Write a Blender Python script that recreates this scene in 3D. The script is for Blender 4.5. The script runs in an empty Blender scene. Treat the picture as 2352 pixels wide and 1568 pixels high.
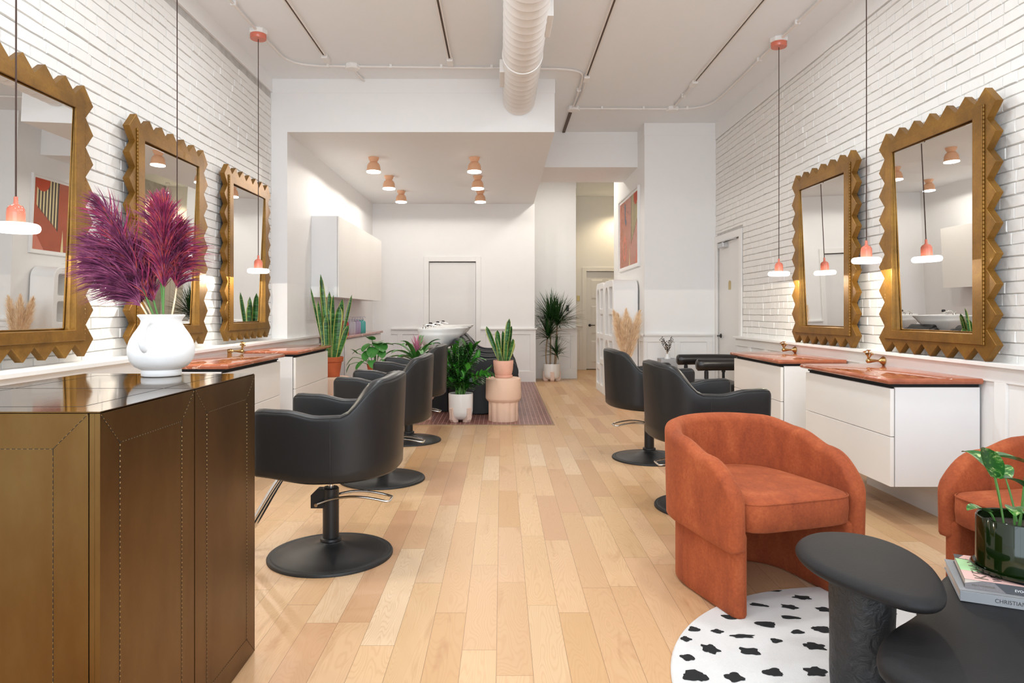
import bpy, math, random
from mathutils import Vector, Matrix, noise
PI = math.pi
sc = bpy.context.scene
C = sc.collection

# ------------------------------------------------------------ camera
cd = bpy.data.cameras.new('camera'); cam = bpy.data.objects.new('camera', cd); C.objects.link(cam)
cam.location = (0, 0, 1.22); cam.rotation_euler = (PI/2, 0, 0)
cd.sensor_width = 36; cd.lens = 24.0
cd.shift_x = 24/2352; cd.shift_y = -67/2352; cd.clip_start = 0.05
sc.camera = cam

# ------------------------------------------------------------ world, daylight, exposure
vs = sc.view_settings
vs.view_transform = 'Standard'; vs.look = 'None'; vs.gamma = 1; vs.use_curve_mapping = False
vs.exposure = 0.77
sc.cycles.diffuse_bounces = 8; sc.cycles.max_bounces = 14
W = bpy.data.worlds.new('world'); sc.world = W; W.use_nodes = True
bg = W.node_tree.nodes['Background']; bg.inputs[0].default_value = (0.76, 0.88, 1.0, 1); bg.inputs[1].default_value = 1.0
DAY, PEND, CUP = 90, 8.5, 8.8       # daylight through the shop window, pendant lamps, ceiling cups
def area(name, loc, rot, sx, sy, power, col):
    l = bpy.data.lights.new(name, 'AREA'); l.shape = 'RECTANGLE'; l.size = sx; l.size_y = sy; l.energy = power; l.color = col
    o = bpy.data.objects.new(name, l); C.objects.link(o); o.location = loc; o.rotation_euler = rot
    return o
area('daylight', (0.18, -1.9, 1.9), (PI/2, 0, 0), 4.9, 3.0, DAY, (0.80, 0.90, 1.0))

# added fill lights without fixtures, under the front ceiling, brightening floor and ceiling
for dx_ in (-1.15, 1.35):
    for dy_ in (1.2, 3.2, 5.1):
        l_ = bpy.data.lights.new('added_fill', 'AREA'); l_.shape = 'DISK'; l_.size = 0.30; l_.energy = 13.5; l_.color = (0.90, 0.96, 1.0)
        o_ = bpy.data.objects.new('added_fill', l_); C.objects.link(o_); o_.location = (dx_, dy_, 3.62)
l_ = bpy.data.lights.new('added_fill', 'AREA'); l_.shape = 'DISK'; l_.size = 0.30; l_.energy = 11; l_.color = (1.0, 0.93, 0.82)  # one more added fill light, unseen behind the beam, for the far floor
o_ = bpy.data.objects.new('added_fill', l_); C.objects.link(o_); o_.location = (1.15, 11.3, 3.62)
# ------------------------------------------------------------ helpers
def srgb(r, g, b):
    f = lambda c: (c/255/12.92) if c/255 <= 0.04045 else ((c/255+0.055)/1.055)**2.4
    return (f(r), f(g), f(b), 1)
class NT:
    def __init__(s, name):
        s.m = bpy.data.materials.new(name); s.m.use_nodes = True
        s.t = s.m.node_tree; s.b = s.t.nodes['Principled BSDF']
    def n(s, ty, **kw):
        nd = s.t.nodes.new(ty)
        for k, v in kw.items():
            if k.startswith('i_'):
                key = k[2:]; key = int(key) if key.isdigit() else key.replace('_', ' ')
                if hasattr(v, 'is_output') or isinstance(v, bpy.types.NodeSocket): s.t.links.new(v, nd.inputs[key])
                else: nd.inputs[key].default_value = v
            else: setattr(nd, k, v)
        return nd
    def math(s, op, a, b=None, c=None):
        nd = s.t.nodes.new('ShaderNodeMath'); nd.operation = op
        for i, v in enumerate((a, b, c)):
            if v is None: continue
            if isinstance(v, (int, float)): nd.inputs[i].default_value = v
            else: s.t.links.new(v, nd.inputs[i])
        return nd.outputs[0]
    def mix(s, f, a, b, mode='MIX'):
        nd = s.t.nodes.new('ShaderNodeMix'); nd.data_type = 'RGBA'; nd.blend_type = mode
        for i, v in ((0, f), (6, a), (7, b)):
            if isinstance(v, (int, float, tuple)): nd.inputs[i].default_value = v
            else: s.t.links.new(v, nd.inputs[i])
        return nd.outputs[2]
    def ramp(s, f, stops):
        nd = s.t.nodes.new('ShaderNodeValToRGB'); cr = nd.color_ramp
        while len(cr.elements) < len(stops): cr.elements.new(0.5)
        for e, (p, c) in zip(cr.elements, stops): e.position = p; e.color = c
        s.t.links.new(f, nd.inputs[0]); return nd.outputs[0]
    def coord(s, scale=(1, 1, 1), kind='Object', loc=(0, 0, 0)):
        tc = s.t.nodes.new('ShaderNodeTexCoord'); mp = s.t.nodes.new('ShaderNodeMapping')
        mp.inputs['Scale'].default_value = scale; mp.inputs['Location'].default_value = loc
        s.t.links.new(tc.outputs[kind], mp.inputs[0]); return mp.outputs[0]
    def noise(s, v, scale, detail=3, rough=0.5, dist=0):
        nd = s.t.nodes.new('ShaderNodeTexNoise'); s.t.links.new(v, nd.inputs['Vector'])
        nd.inputs['Scale'].default_value = scale; nd.inputs['Detail'].default_value = detail
        nd.inputs['Roughness'].default_value = rough; nd.inputs['Distortion'].default_value = dist
        return nd.outputs['Fac']
    def bump(s, h, strength=0.3, dist=0.01):
        nd = s.t.nodes.new('ShaderNodeBump'); nd.inputs['Strength'].default_value = strength; nd.inputs['Distance'].default_value = dist
        s.t.links.new(h, nd.inputs['Height']); s.t.links.new(nd.outputs[0], s.b.inputs['Normal'])
    def set(s, **kw):
        for k, v in kw.items():
            k = k.replace('_', ' ')
            if isinstance(v, bpy.types.NodeSocket): s.t.links.new(v, s.b.inputs[k])
            else: s.b.inputs[k].default_value = v
        return s
def mat(name, col, rough=0.5, metal=0.0, var=0.06, vscale=8, bump=0, bscale=60, bdist=0.002, **kw):
    t = NT(name); v = t.coord()
    f = t.noise(v, vscale, 3)
    dark = tuple(c*(1-var) for c in col[:3])+(1,); lite = tuple(min(1, c*(1+var)) for c in col[:3])+(1,)
    t.set(Base_Color=t.mix(f, dark, lite), Roughness=rough, Metallic=metal, **kw)
    if bump: t.bump(t.noise(v, bscale, 4), bump, bdist)
    return t.m
M = {}
M['wall'] = mat('white_wall_paint', (0.84, 0.84, 0.835, 1), 0.6, var=0.015, bump=0.05)
M['ceil'] = mat('ceiling_paint', (0.84, 0.875, 0.905, 1), 0.7, var=0.015)
M['trim'] = mat('trim_paint', (0.82, 0.815, 0.80, 1), 0.4, var=0.01)
M['door'] = mat('door_paint', (0.77, 0.765, 0.75, 1), 0.45, var=0.01)
M['brick'] = mat('painted_brick', (0.82, 0.81, 0.785, 1), 0.55, var=0.04, vscale=14, bump=0.55, bscale=34, bdist=0.005)
M['mortar'] = mat('shaded_brick_joint', (0.50, 0.49, 0.47, 1), 0.9, var=0.35, vscale=9, bump=0.8, bscale=60)  # joint colour darkened to stand in for the shade between bricks
M['gap'] = mat('dark_gap', (0.01, 0.01, 0.01, 1), 0.8)
M['black_metal'] = mat('black_metal', (0.010, 0.010, 0.011, 1), 0.42, var=0.1)
M['chrome'] = mat('chrome', (0.75, 0.74, 0.72, 1), 0.12, 1.0, var=0.02)
M['brass'] = mat('aged_brass', (0.50, 0.34, 0.14, 1), 0.22, 1.0, var=0.3, vscale=60)
M['white_lac'] = mat('white_lacquer', (0.80, 0.80, 0.80, 1), 0.3, var=0.008)
M['cream_lac'] = mat('cream_lacquer', (0.86, 0.84, 0.80, 1), 0.32, var=0.008)
M['ceramic'] = mat('white_ceramic', (0.85, 0.85, 0.84, 1), 0.12, var=0.01)
M['matte_white'] = mat('matte_white_plaster', (0.87, 0.87, 0.87, 1), 0.75, var=0.01, bump=0.35, bscale=22, bdist=0.004)
M['shelf_white'] = mat('white_shelf_paint', (0.87, 0.87, 0.865, 1), 0.5, var=0.01)
M['pink_enamel'] = mat('pink_enamel', srgb(214, 120, 98), 0.12, var=0.03)
M['cup_clay'] = mat('peach_ceramic', srgb(226, 176, 140), 0.5, var=0.04)
M['blush'] = mat('blush_plaster', srgb(234, 200, 176), 0.8, var=0.05, bump=0.2)
M['pale_terra'] = mat('pale_terracotta', srgb(228, 176, 154), 0.8, var=0.14, vscale=12, bump=0.2)
M['terra'] = mat('terracotta', srgb(184, 92, 52), 0.8, var=0.15, vscale=14, bump=0.2)
M['terrazzo'] = mat('speckled_foot_stone', srgb(226, 200, 186), 0.8, var=0.25, vscale=120)
M['conc'] = mat('grey_concrete', srgb(176, 178, 182), 0.85, var=0.08, bump=0.2)
M['soil'] = mat('soil', (0.03, 0.02, 0.012, 1), 0.95, bump=1, bscale=80, bdist=0.01)
M['bark'] = mat('pale_bark', srgb(160, 138, 112), 0.9, var=0.25, vscale=60, bump=0.4)
M['stem'] = mat('green_stem', (0.09, 0.24, 0.05, 1), 0.5)
M['leafd'] = mat('dark_leaf', (0.018, 0.065, 0.014, 1), 0.35, var=0.5, vscale=9)
M['leafz'] = mat('glossy_leaf', (0.05, 0.26, 0.025, 1), 0.25, var=0.65, vscale=9)
M['leafm'] = mat('mid_leaf', (0.055, 0.23, 0.04, 1), 0.35, var=0.5, vscale=12)
M['leafy'] = mat('yellow_leaf_edge', (0.36, 0.38, 0.09, 1), 0.45, var=0.2)
M['brom'] = mat('pink_bract', srgb(204, 128, 158), 0.5, var=0.3, vscale=30)
M['cup_grey'] = mat('smoke_plastic', (0.05, 0.05, 0.05, 1), 0.3)
M['book_grey'] = mat('grey_cloth', srgb(140, 141, 143), 0.8, var=0.03, bump=0.1, bscale=400)
M['book_dark'] = mat('charcoal_cover', srgb(72, 72, 76), 0.5, var=0.05)
M['book_mid'] = mat('grey_speckled_cover', srgb(122, 116, 116), 0.5, var=0.2, vscale=200)
M['book_pink'] = mat('pink_cover', srgb(226, 184, 176), 0.4)
M['book_mint'] = mat('mint_cover', srgb(170, 216, 160), 0.4)
M['paper'] = mat('paper_edges', srgb(205, 190, 176), 0.9)
M['ink'] = mat('dark_ink', (0.03, 0.028, 0.028, 1), 0.6)
M['ink_w'] = mat('white_ink', (0.8, 0.8, 0.8, 1), 0.6)
M['ink_b'] = mat('bronze_ink', (0.16, 0.12, 0.09, 1), 0.5)
M['green_glaze'] = mat('dark_green_glaze', (0.005, 0.013, 0.002, 1), 0.06, var=0.4, vscale=5)
M['berry'] = mat('black_berries', (0.012, 0.010, 0.012, 1), 0.5)
M['plate'] = mat('brass_plate', (0.55, 0.42, 0.18, 1), 0.3, 0.9)
M['pl_red'] = mat('red_plastic', srgb(205, 40, 70), 0.2, Transmission_Weight=0.3)
M['pl_clear'] = mat('clear_plastic', srgb(226, 222, 232), 0.15, Transmission_Weight=0.5)
M['pl_lilac'] = mat('lilac_plastic', srgb(190, 175, 205), 0.15, Transmission_Weight=0.4)
M['pl_teal'] = mat('teal_plastic', srgb(90, 195, 190), 0.15, Transmission_Weight=0.4)
M['art_rust'] = mat('rust_paint', srgb(170, 80, 48), 0.22, var=0.16, vscale=5)
M['art_red'] = mat('red_paint', srgb(190, 76, 44), 0.7, var=0.1)
M['art_dark'] = mat('dark_paint', srgb(84, 74, 66), 0.7, var=0.2)
M['art_cream'] = mat('cream_paint', srgb(222, 208, 160), 0.7, var=0.08)
M['art_pink'] = mat('pink_paint', srgb(206, 128, 108), 0.7, var=0.1)
M['art_blue'] = mat('slate_paint', srgb(92, 100, 116), 0.7, var=0.1)
M['cord'] = mat('dark_cord', srgb(66, 44, 36), 0.7)
M['slot'] = mat('dark_slot', srgb(98, 84, 74), 0.7)
M['conduit'] = mat('painted_conduit', (0.80, 0.775, 0.75, 1), 0.45, var=0.01)
M['tube_black'] = mat('black_upholstery', (0.012, 0.010, 0.010, 1), 0.3, var=0.2, bump=0.2, bscale=30)
M['steel'] = mat('brushed_steel', (0.6, 0.6, 0.6, 1), 0.3, 1.0)

def emis(name, col, strength):
    t = NT(name); t.set(Base_Color=col, Emission_Color=col, Emission_Strength=strength); return t.m
M['glow'] = emis('warm_diffuser', (1.0, 0.93, 0.84, 1), 2.2)
M['glow2'] = emis('cup_glow', (1.0, 0.93, 0.84, 1), 6.0)

t = NT('mirror_glass'); t.set(Base_Color=(0.90, 0.91, 0.905, 1), Metallic=1.0, Roughness=0.0); M['mirror'] = t.m
# bronze gold frames
t = NT('antique_gold_leaf'); v = t.coord()
f = t.noise(v, 5, 5, 0.6); g = t.noise(v, 70, 3)
t.set(Base_Color=t.ramp(t.math('ADD', t.math('MULTIPLY', f, 0.8), t.math('MULTIPLY', g, 0.2)), [(0.3, srgb(104, 72, 26)), (0.55, srgb(138, 98, 36)), (0.75, srgb(164, 122, 48))]), Metallic=0.55, Roughness=0.42)
t.bump(g, 0.15, 0.002); M['gold'] = t.m
# bronze sheet
def bronze(name, rough):
    t = NT(name); v = t.coord((1, 1, 0.35)); f = t.noise(v, 3.2, 6, 0.6); g = t.noise(t.coord(), 160, 2)
    t.set(Base_Color=t.ramp(f, [(0.25, srgb(84, 62, 36)), (0.5, srgb(106, 80, 46)), (0.8, srgb(126, 104, 66))]), Metallic=1.0,
          Roughness=t.math('ADD', t.math('MULTIPLY', t.noise(t.coord(), 9, 4), 0.12), rough))
    t.bump(g, 0.04, 0.001); return t.m
M['bronze'] = bronze('patinated_bronze', 0.26); M['bronze_top'] = bronze('polished_bronze', 0.0)
M['stitch'] = mat('pale_bronze_stitch', srgb(150, 124, 82), 0.35, 0.9)
# black leather
t = NT('black_leather'); v = t.coord()
t.set(Base_Color=t.mix(t.noise(v, 4, 3), (0.010, 0.010, 0.011, 1), (0.018, 0.018, 0.018, 1)), Roughness=0.38, Specular_IOR_Level=0.38)
t.bump(t.noise(v, 260, 3), 0.12, 0.001); M['leather'] = t.m
M['seam'] = mat('leather_seam', (0.012, 0.012, 0.012, 1), 0.5)
# rust velvet
t = NT('rust_velvet'); v = t.coord((1, 1, 0.45))
f = t.noise(v, 7, 5, 0.65, 0.4); g = t.noise(t.coord(), 90, 3, 0.7)
t.set(Base_Color=t.ramp(t.math('ADD', t.math('MULTIPLY', f, 0.65), t.math('MULTIPLY', g, 0.35)), [(0.32, srgb(126, 54, 26)), (0.52, srgb(156, 74, 36)), (0.7, srgb(180, 96, 54))]),
      Roughness=0.9, Sheen_Weight=0.18, Sheen_Roughness=0.4, Sheen_Tint=srgb(240, 150, 90))
t.bump(t.noise(t.coord(), 420, 2), 0.25, 0.001); M['velvet'] = t.m
# red marble
t = NT('red_marble'); v = t.coord()
w = t.n('ShaderNodeTexVoronoi', feature='DISTANCE_TO_EDGE', i_Vector=t.mix(0.22, v, t.n('ShaderNodeTexNoise', i_Vector=v, i_Scale=5.0, i_Detail=4.0).outputs['Color']), i_Scale=5.5)
vein = t.ramp(w.outputs['Distance'], [(0.0, (1, 1, 1, 1)), (0.02, (0, 0, 0, 1))])
msk = t.ramp(t.noise(v, 3, 3), [(0.48, (0, 0, 0, 1)), (0.62, (1, 1, 1, 1))])
base = t.ramp(t.noise(v, 9, 8, 0.65), [(0.3, srgb(146, 80, 56)), (0.5, srgb(168, 96, 68)), (0.72, srgb(186, 118, 88))])
t.set(Base_Color=t.mix(t.math('MULTIPLY', vein, msk), base, srgb(236, 210, 192)), Roughness=0.05); M['marble'] = t.m
# black cast table
t = NT('black_cast_plaster'); v = t.coord()
t.set(Base_Color=t.mix(t.noise(v, 5, 4), (0.007, 0.007, 0.008, 1), (0.014, 0.0135, 0.0145, 1)), Roughness=0.58, Specular_IOR_Level=0.26)
t.bump(t.noise(v, 240, 3), 0.35, 0.002); M['table'] = t.m
t = NT('black_rough_plaster'); v = t.coord()
t.set(Base_Color=t.mix(t.noise(v, 8, 4), (0.009, 0.009, 0.010, 1), (0.020, 0.0195, 0.020, 1)), Roughness=0.5)
t.bump(t.noise(v, 26, 5, 0.6, 0.6), 0.9, 0.012); M['table_leg'] = t.m
# rug
t = NT('white_wool'); v = t.coord(); t.set(Base_Color=t.mix(t.noise(v, 10, 5), (0.70, 0.68, 0.66, 1), (0.80, 0.785, 0.77, 1)), Roughness=1.0)
t.bump(t.noise(v, 260, 3, 0.7), 0.8, 0.004); M['wool'] = t.m
t = NT('black_wool'); v = t.coord(); t.set(Base_Color=(0.014, 0.014, 0.014, 1), Roughness=1.0)
t.bump(t.noise(v, 260, 3, 0.7), 0.9, 0.004); M['wool_b'] = t.m
# variegated leaf
t = NT('variegated_leaf'); v = t.coord((1, 1, 1)); f = t.noise(v, 34, 4, 0.7, 1.2)
t.set(Base_Color=t.ramp(f, [(0.50, (0.018, 0.11, 0.018, 1)), (0.58, (0.06, 0.22, 0.03, 1)), (0.66, (0.45, 0.52, 0.24, 1))]), Roughness=0.3); M['vari'] = t.m
# banded snake plant leaf
t = NT('banded_leaf'); v = t.coord((7, 7, 46)); f = t.noise(v, 1.2, 3, 0.6, 0.8)
t.set(Base_Color=t.ramp(f, [(0.40, (0.010, 0.055, 0.012, 1)), (0.54, (0.028, 0.14, 0.025, 1)), (0.68, (0.10, 0.26, 0.07, 1))]), Roughness=0.4); M['snake'] = t.m
# pampas
def plume_mat(name, stops):
    t = NT(name); v = t.coord(); t.set(Base_Color=t.ramp(t.noise(v, 26, 3, 0.6), stops), Roughness=0.85); return t.m
M['purple'] = plume_mat('purple_grass', [(0.3, srgb(74, 26, 52)), (0.5, srgb(122, 50, 92)), (0.66, srgb(156, 84, 116))])
M['magenta'] = plume_mat('magenta_grass', [(0.32, srgb(108, 26, 48)), (0.48, srgb(160, 46, 94)), (0.62, srgb(192, 84, 76))])
M['beige'] = plume_mat('beige_grass', [(0.3, srgb(228, 196, 156)), (0.55, srgb(246, 222, 188)), (0.7, srgb(252, 236, 212))])
# wood floor
t = NT('oak_boards'); tc = t.n('ShaderNodeTexCoord'); sp = t.n('ShaderNodeSeparateXYZ', i_0=tc.outputs['Object'])
u = t.math('DIVIDE', t.math('ADD', sp.outputs[0], 20.018), 0.125)
idx = t.math('FLOOR', u); fu = t.math('FRACT', u)
r1 = t.n('ShaderNodeTexWhiteNoise', noise_dimensions='1D', i_W=idx).outputs['Value']
ln = t.math('ADD', 0.75, t.math('MULTIPLY', r1, 0.5))
vv = t.math('ADD', t.math('DIVIDE', sp.outputs[1], ln), t.math('MULTIPLY', r1, 37.3))
jd = t.math('FLOOR', vv); fv = t.math('FRACT', vv)
cb = t.n('ShaderNodeCombineXYZ', i_0=idx, i_1=jd)
wn = t.n('ShaderNodeTexWhiteNoise', noise_dimensions='3D', i_Vector=cb.outputs[0]); r2 = wn.outputs['Value']; rc = wn.outputs['Color']
off = t.n('ShaderNodeVectorMath', operation='MULTIPLY', i_0=rc, i_1=(30, 30, 30)).outputs[0]
gp = t.n('ShaderNodeVectorMath', operation='ADD', i_0=t.coord((7.5, 1.1, 1)), i_1=off).outputs[0]
fg = t.noise(gp, 1.0, 2, 0.5, 0.3)
ring = t.math('ABSOLUTE', t.math('SINE', t.math('MULTIPLY', fg, 120)))
ring = t.math('POWER', ring, 6)
fine = t.noise(t.n('ShaderNodeVectorMath', operation='ADD', i_0=t.coord((150, 4, 1)), i_1=off).outputs[0], 1.0, 3, 0.6)
tone = t.ramp(r2, [(0.0, srgb(196, 152, 118)), (0.18, srgb(206, 170, 126)), (0.36, srgb(218, 182, 140)), (0.55, srgb(210, 172, 134)), (0.74, srgb(198, 156, 108)), (0.9, srgb(226, 200, 166)), (1.0, srgb(180, 136, 96))])
cl = t.mix(t.math('MULTIPLY', ring, 0.30), tone, srgb(186, 138, 96))
cl = t.mix(t.math('MULTIPLY', fine, 0.30), cl, srgb(206, 160, 116))
big = t.noise(t.n('ShaderNodeVectorMath', operation='ADD', i_0=t.coord((9, 1.6, 1)), i_1=off).outputs[0], 1.0, 4, 0.6, 0.6)
cl = t.mix(t.ramp(big, [(0.60, (0, 0, 0, 1)), (0.78, (0.6, 0.6, 0.6, 1))]), cl, srgb(166, 116, 74))
vk = t.n('ShaderNodeTexVoronoi', i_Vector=t.coord((1.6, 0.9, 1)), i_Scale=1.3)
cl = t.mix(t.ramp(vk.outputs['Distance'], [(0.012, (0.85, 0.85, 0.85, 1)), (0.035, (0, 0, 0, 1))]), cl, srgb(96, 56, 32))
e1 = t.math('MINIMUM', fu, t.math('SUBTRACT', 1.0, fu)); e2 = t.math('MINIMUM', fv, t.math('SUBTRACT', 1.0, fv))
gapm = t.math('MAXIMUM', t.math('LESS_THAN', e1, 0.007), t.math('LESS_THAN', e2, 0.0011))
cl = t.mix(t.math('MULTIPLY', gapm, 0.65), cl, srgb(92, 58, 34))
t.set(Base_Color=cl, Roughness=t.math('ADD', 0.30, t.math('MULTIPLY', fine, 0.15)))
t.bump(t.math('SUBTRACT', t.math('MULTIPLY', fine, 0.15), gapm), 0.15, 0.001); M['oak'] = t.m
# small floor tiles
t = NT('clay_floor_tile')
br = t.n('ShaderNodeTexBrick', i_Vector=t.coord((1, 1, 1)), i_Color1=srgb(120, 74, 66), i_Color2=srgb(138, 92, 82), i_Mortar=srgb(196, 150, 140), i_Scale=1.0)
br.inputs['Mortar Size'].default_value = 0.0035; br.inputs['Brick Width'].default_value = 0.05; br.inputs['Row Height'].default_value = 0.12; br.offset = 0.0
t.set(Base_Color=br.outputs['Color'], Roughness=0.35); M['tile'] = t.m

class MB:
    """collects geometry of ONE part"""
    def __init__(s): s.v = []; s.f = []; s.mi = []
    def add(s, vs_, fs, mi=0):
        o = len(s.v); s.v += [tuple(p) for p in vs_]
        for f in fs: s.f.append(tuple(i+o for i in f)); s.mi.append(mi)
    def box(s, x0, y0, z0, x1, y1, z1, mi=0):
        s.add([(x0,y0,z0),(x1,y0,z0),(x1,y1,z0),(x0,y1,z0),(x0,y0,z1),(x1,y0,z1),(x1,y1,z1),(x0,y1,z1)],
              [(0,3,2,1),(4,5,6,7),(0,1,5,4),(1,2,6,5),(2,3,7,6),(3,0,4,7)], mi)
        return s
    def grid(s, rows, closed=False, mi=0, capa=False, capb=False):
        n = len(rows[0]); vs_ = [p for r in rows for p in r]; fs = []
        for i in range(len(rows)-1):
            for j in range(n if closed else n-1):
                k = (j+1) % n
                fs.append((i*n+j, i*n+k, (i+1)*n+k, (i+1)*n+j))
        if capa: fs.append(tuple(reversed(range(n))))
        if capb: fs.append(tuple((len(rows)-1)*n+j for j in range(n)))
        s.add(vs_, fs, mi); return s
    def lathe(s, prof, c=(0, 0, 0), n=32, mi=0, sx=1, sy=1):
        rows = []
        for r, z in prof:
            rows.append([(c[0]+sx*r*math.cos(2*PI*j/n), c[1]+sy*r*math.sin(2*PI*j/n), c[2]+z) for j in range(n)])
        s.grid(rows, True, mi, capa=prof[0][0] > 1e-5, capb=prof[-1][0] > 1e-5); return s
    def tube(s, pts, r, n=8, mi=0, cap=True):
        pts = [Vector(p) for p in pts]; rows = []
        rs = r if isinstance(r, (list, tuple)) else [r]*len(pts)
        up = None
        for i, p in enumerate(pts):
            d = (pts[min(i+1, len(pts)-1)]-pts[max(i-1, 0)]).normalized()
            if up is None:
                up = Vector((0, 0, 1)) if abs(d.z) < 0.9 else Vector((1, 0, 0))
            a = d.cross(up).normalized(); b = a.cross(d).normalized(); up = b
            rows.append([p+(a*math.cos(2*PI*j/n)+b*math.sin(2*PI*j/n))*rs[i] for j in range(n)])
        s.grid(rows, True, mi, capa=cap, capb=cap); return s
    def prism(s, poly, fn, mi=0):
        """poly: list of 2D points, fn(a, b, k) -> 3D, k = 0 / 1 for the two faces"""
        n = len(poly); vs_ = [fn(a, b, 0) for a, b in poly]+[fn(a, b, 1) for a, b in poly]
        fs = [tuple(range(n)), tuple(reversed(range(n, 2*n)))]+[(i, i+n, (i+1) % n+n, (i+1) % n) for i in range(n)]
        s.add(vs_, fs, mi); return s
    def xf(s, m): s.v = [tuple(m @ Vector(p)) for p in s.v]; return s
    def build(s, name, m, parent=None, smooth=None, bevel=0, sub=0, seg=2):
        me = bpy.data.meshes.new(name); me.from_pydata(s.v, [], s.f)
        ms = m if isinstance(m, (list, tuple)) else [m]
        for k in ms: me.materials.append(M[k] if isinstance(k, str) else k)
        for p, i in zip(me.polygons, s.mi): p.material_index = i
        me.update()
        import bmesh
        b = bmesh.new(); b.from_mesh(me); bmesh.ops.recalc_face_normals(b, faces=b.faces); b.to_mesh(me); b.free()
        if smooth:
            me.shade_smooth(); me.set_sharp_from_angle(angle=math.radians(smooth))
        o = bpy.data.objects.new(name, me); C.objects.link(o)
        if parent: o.parent = parent
        if bevel:
            bm_ = o.modifiers.new('bevel', 'BEVEL'); bm_.width = bevel; bm_.segments = seg; bm_.limit_method = 'ANGLE'; bm_.angle_limit = math.radians(40)
        if sub:
            sm = o.modifiers.new('sub', 'SUBSURF'); sm.levels = sub; sm.render_levels = sub
        return o
def tag(o, label=None, cat=None, group=None, kind=None):
    if label: o['label'] = label
    if cat: o['category'] = cat
    if group: o['group'] = group
    if kind: o['kind'] = kind
    return o
def thing(name, label, cat, loc=(0, 0, 0), rz=0, group=None):
    o = bpy.data.objects.new(name, None); C.objects.link(o); o.empty_display_size = 0.1
    o.location = loc; o.rotation_euler = (0, 0, rz); return tag(o, label, cat, group)
def struct(name, mb, m, **kw):
    o = mb.build(name, m, **kw); o['kind'] = 'structure'; return o
def copy_tree(o, parent=None):
    c = o.copy(); C.objects.link(c)
    if parent: c.parent = parent
    for ch in list(o.children): copy_tree(ch, c)
    return c
def dup(o, loc, rz=None, label=None):
    c = copy_tree(o); c.location = loc
    if rz is not None: c.rotation_euler = (0, 0, rz)
    if label: c['label'] = label
    return c
def arc(n, a0, a1, r, cx=0, cy=0):
    return [(cx+r*math.cos(a0+(a1-a0)*i/n), cy+r*math.sin(a0+(a1-a0)*i/n)) for i in range(n+1)]
def bez(p0, p1, p2, n=12):
    p0, p1, p2 = Vector(p0), Vector(p1), Vector(p2)
    return [p0*(1-t)**2+p1*2*t*(1-t)+p2*t*t for t in [i/n for i in range(n+1)]]
def smoothpoly(pts, sub=3, closed=True):
    for _ in range(sub):
        q = []
        n = len(pts)
        for i in range(n if closed else n-1):
            a, b = Vector(pts[i]), Vector(pts[(i+1) % n])
            q += [a*0.75+b*0.25, a*0.25+b*0.75]
        if not closed: q = [Vector(pts[0])]+q+[Vector(pts[-1])]
        pts = q
    return pts
def boolean(o, cutter):
    md = o.modifiers.new('cut', 'BOOLEAN'); md.operation = 'DIFFERENCE'; md.solver = 'EXACT'; md.object = cutter
    bpy.context.view_layer.update()
    dg = bpy.context.evaluated_depsgraph_get()
    me = bpy.data.meshes.new_from_object(o.evaluated_get(dg)); o.modifiers.clear(); o.data = me
    bpy.data.objects.remove(cutter)
def text_mesh(name, s, size, m, parent, loc, rot, ext=0.0004, font_scale_x=1.0, align='LEFT'):
    cu = bpy.data.curves.new(name, 'FONT'); cu.body = s; cu.size = size; cu.extrude = ext; cu.align_x = align
    to = bpy.data.objects.new(name, cu); C.objects.link(to); bpy.context.view_layer.update()
    me = bpy.data.meshes.new_from_object(to.evaluated_get(bpy.context.evaluated_depsgraph_get()))
    bpy.data.objects.remove(to); me.materials.clear(); me.materials.append(M[m])
    o = bpy.data.objects.new(name, me); C.objects.link(o); o.parent = parent; o.location = loc; o.rotation_euler = rot
    o.scale = (font_scale_x, 1, 1); return o

# ============================================================ SETTING
XL, XR, ZC = -2.434, 2.79, 3.68
struct('floor', MB().box(-2.7, -2.2, -0.1, 3.6, 14.8, 0.0), 'oak')
fx = struct('floor_tiles', MB().box(-2.26, 7.39, 0.0, 0.56, 11.96, 0.004), 'tile')
struct('trim_1', MB().box(-2.26, 7.375, 0, 0.575, 7.39, 0.006).box(0.56, 7.39, 0, 0.575, 11.96, 0.006), 'bark')
struct('ceiling', MB().box(-2.7, -2.2, ZC, 3.6, 14.8, ZC+0.1), 'ceil')

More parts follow.
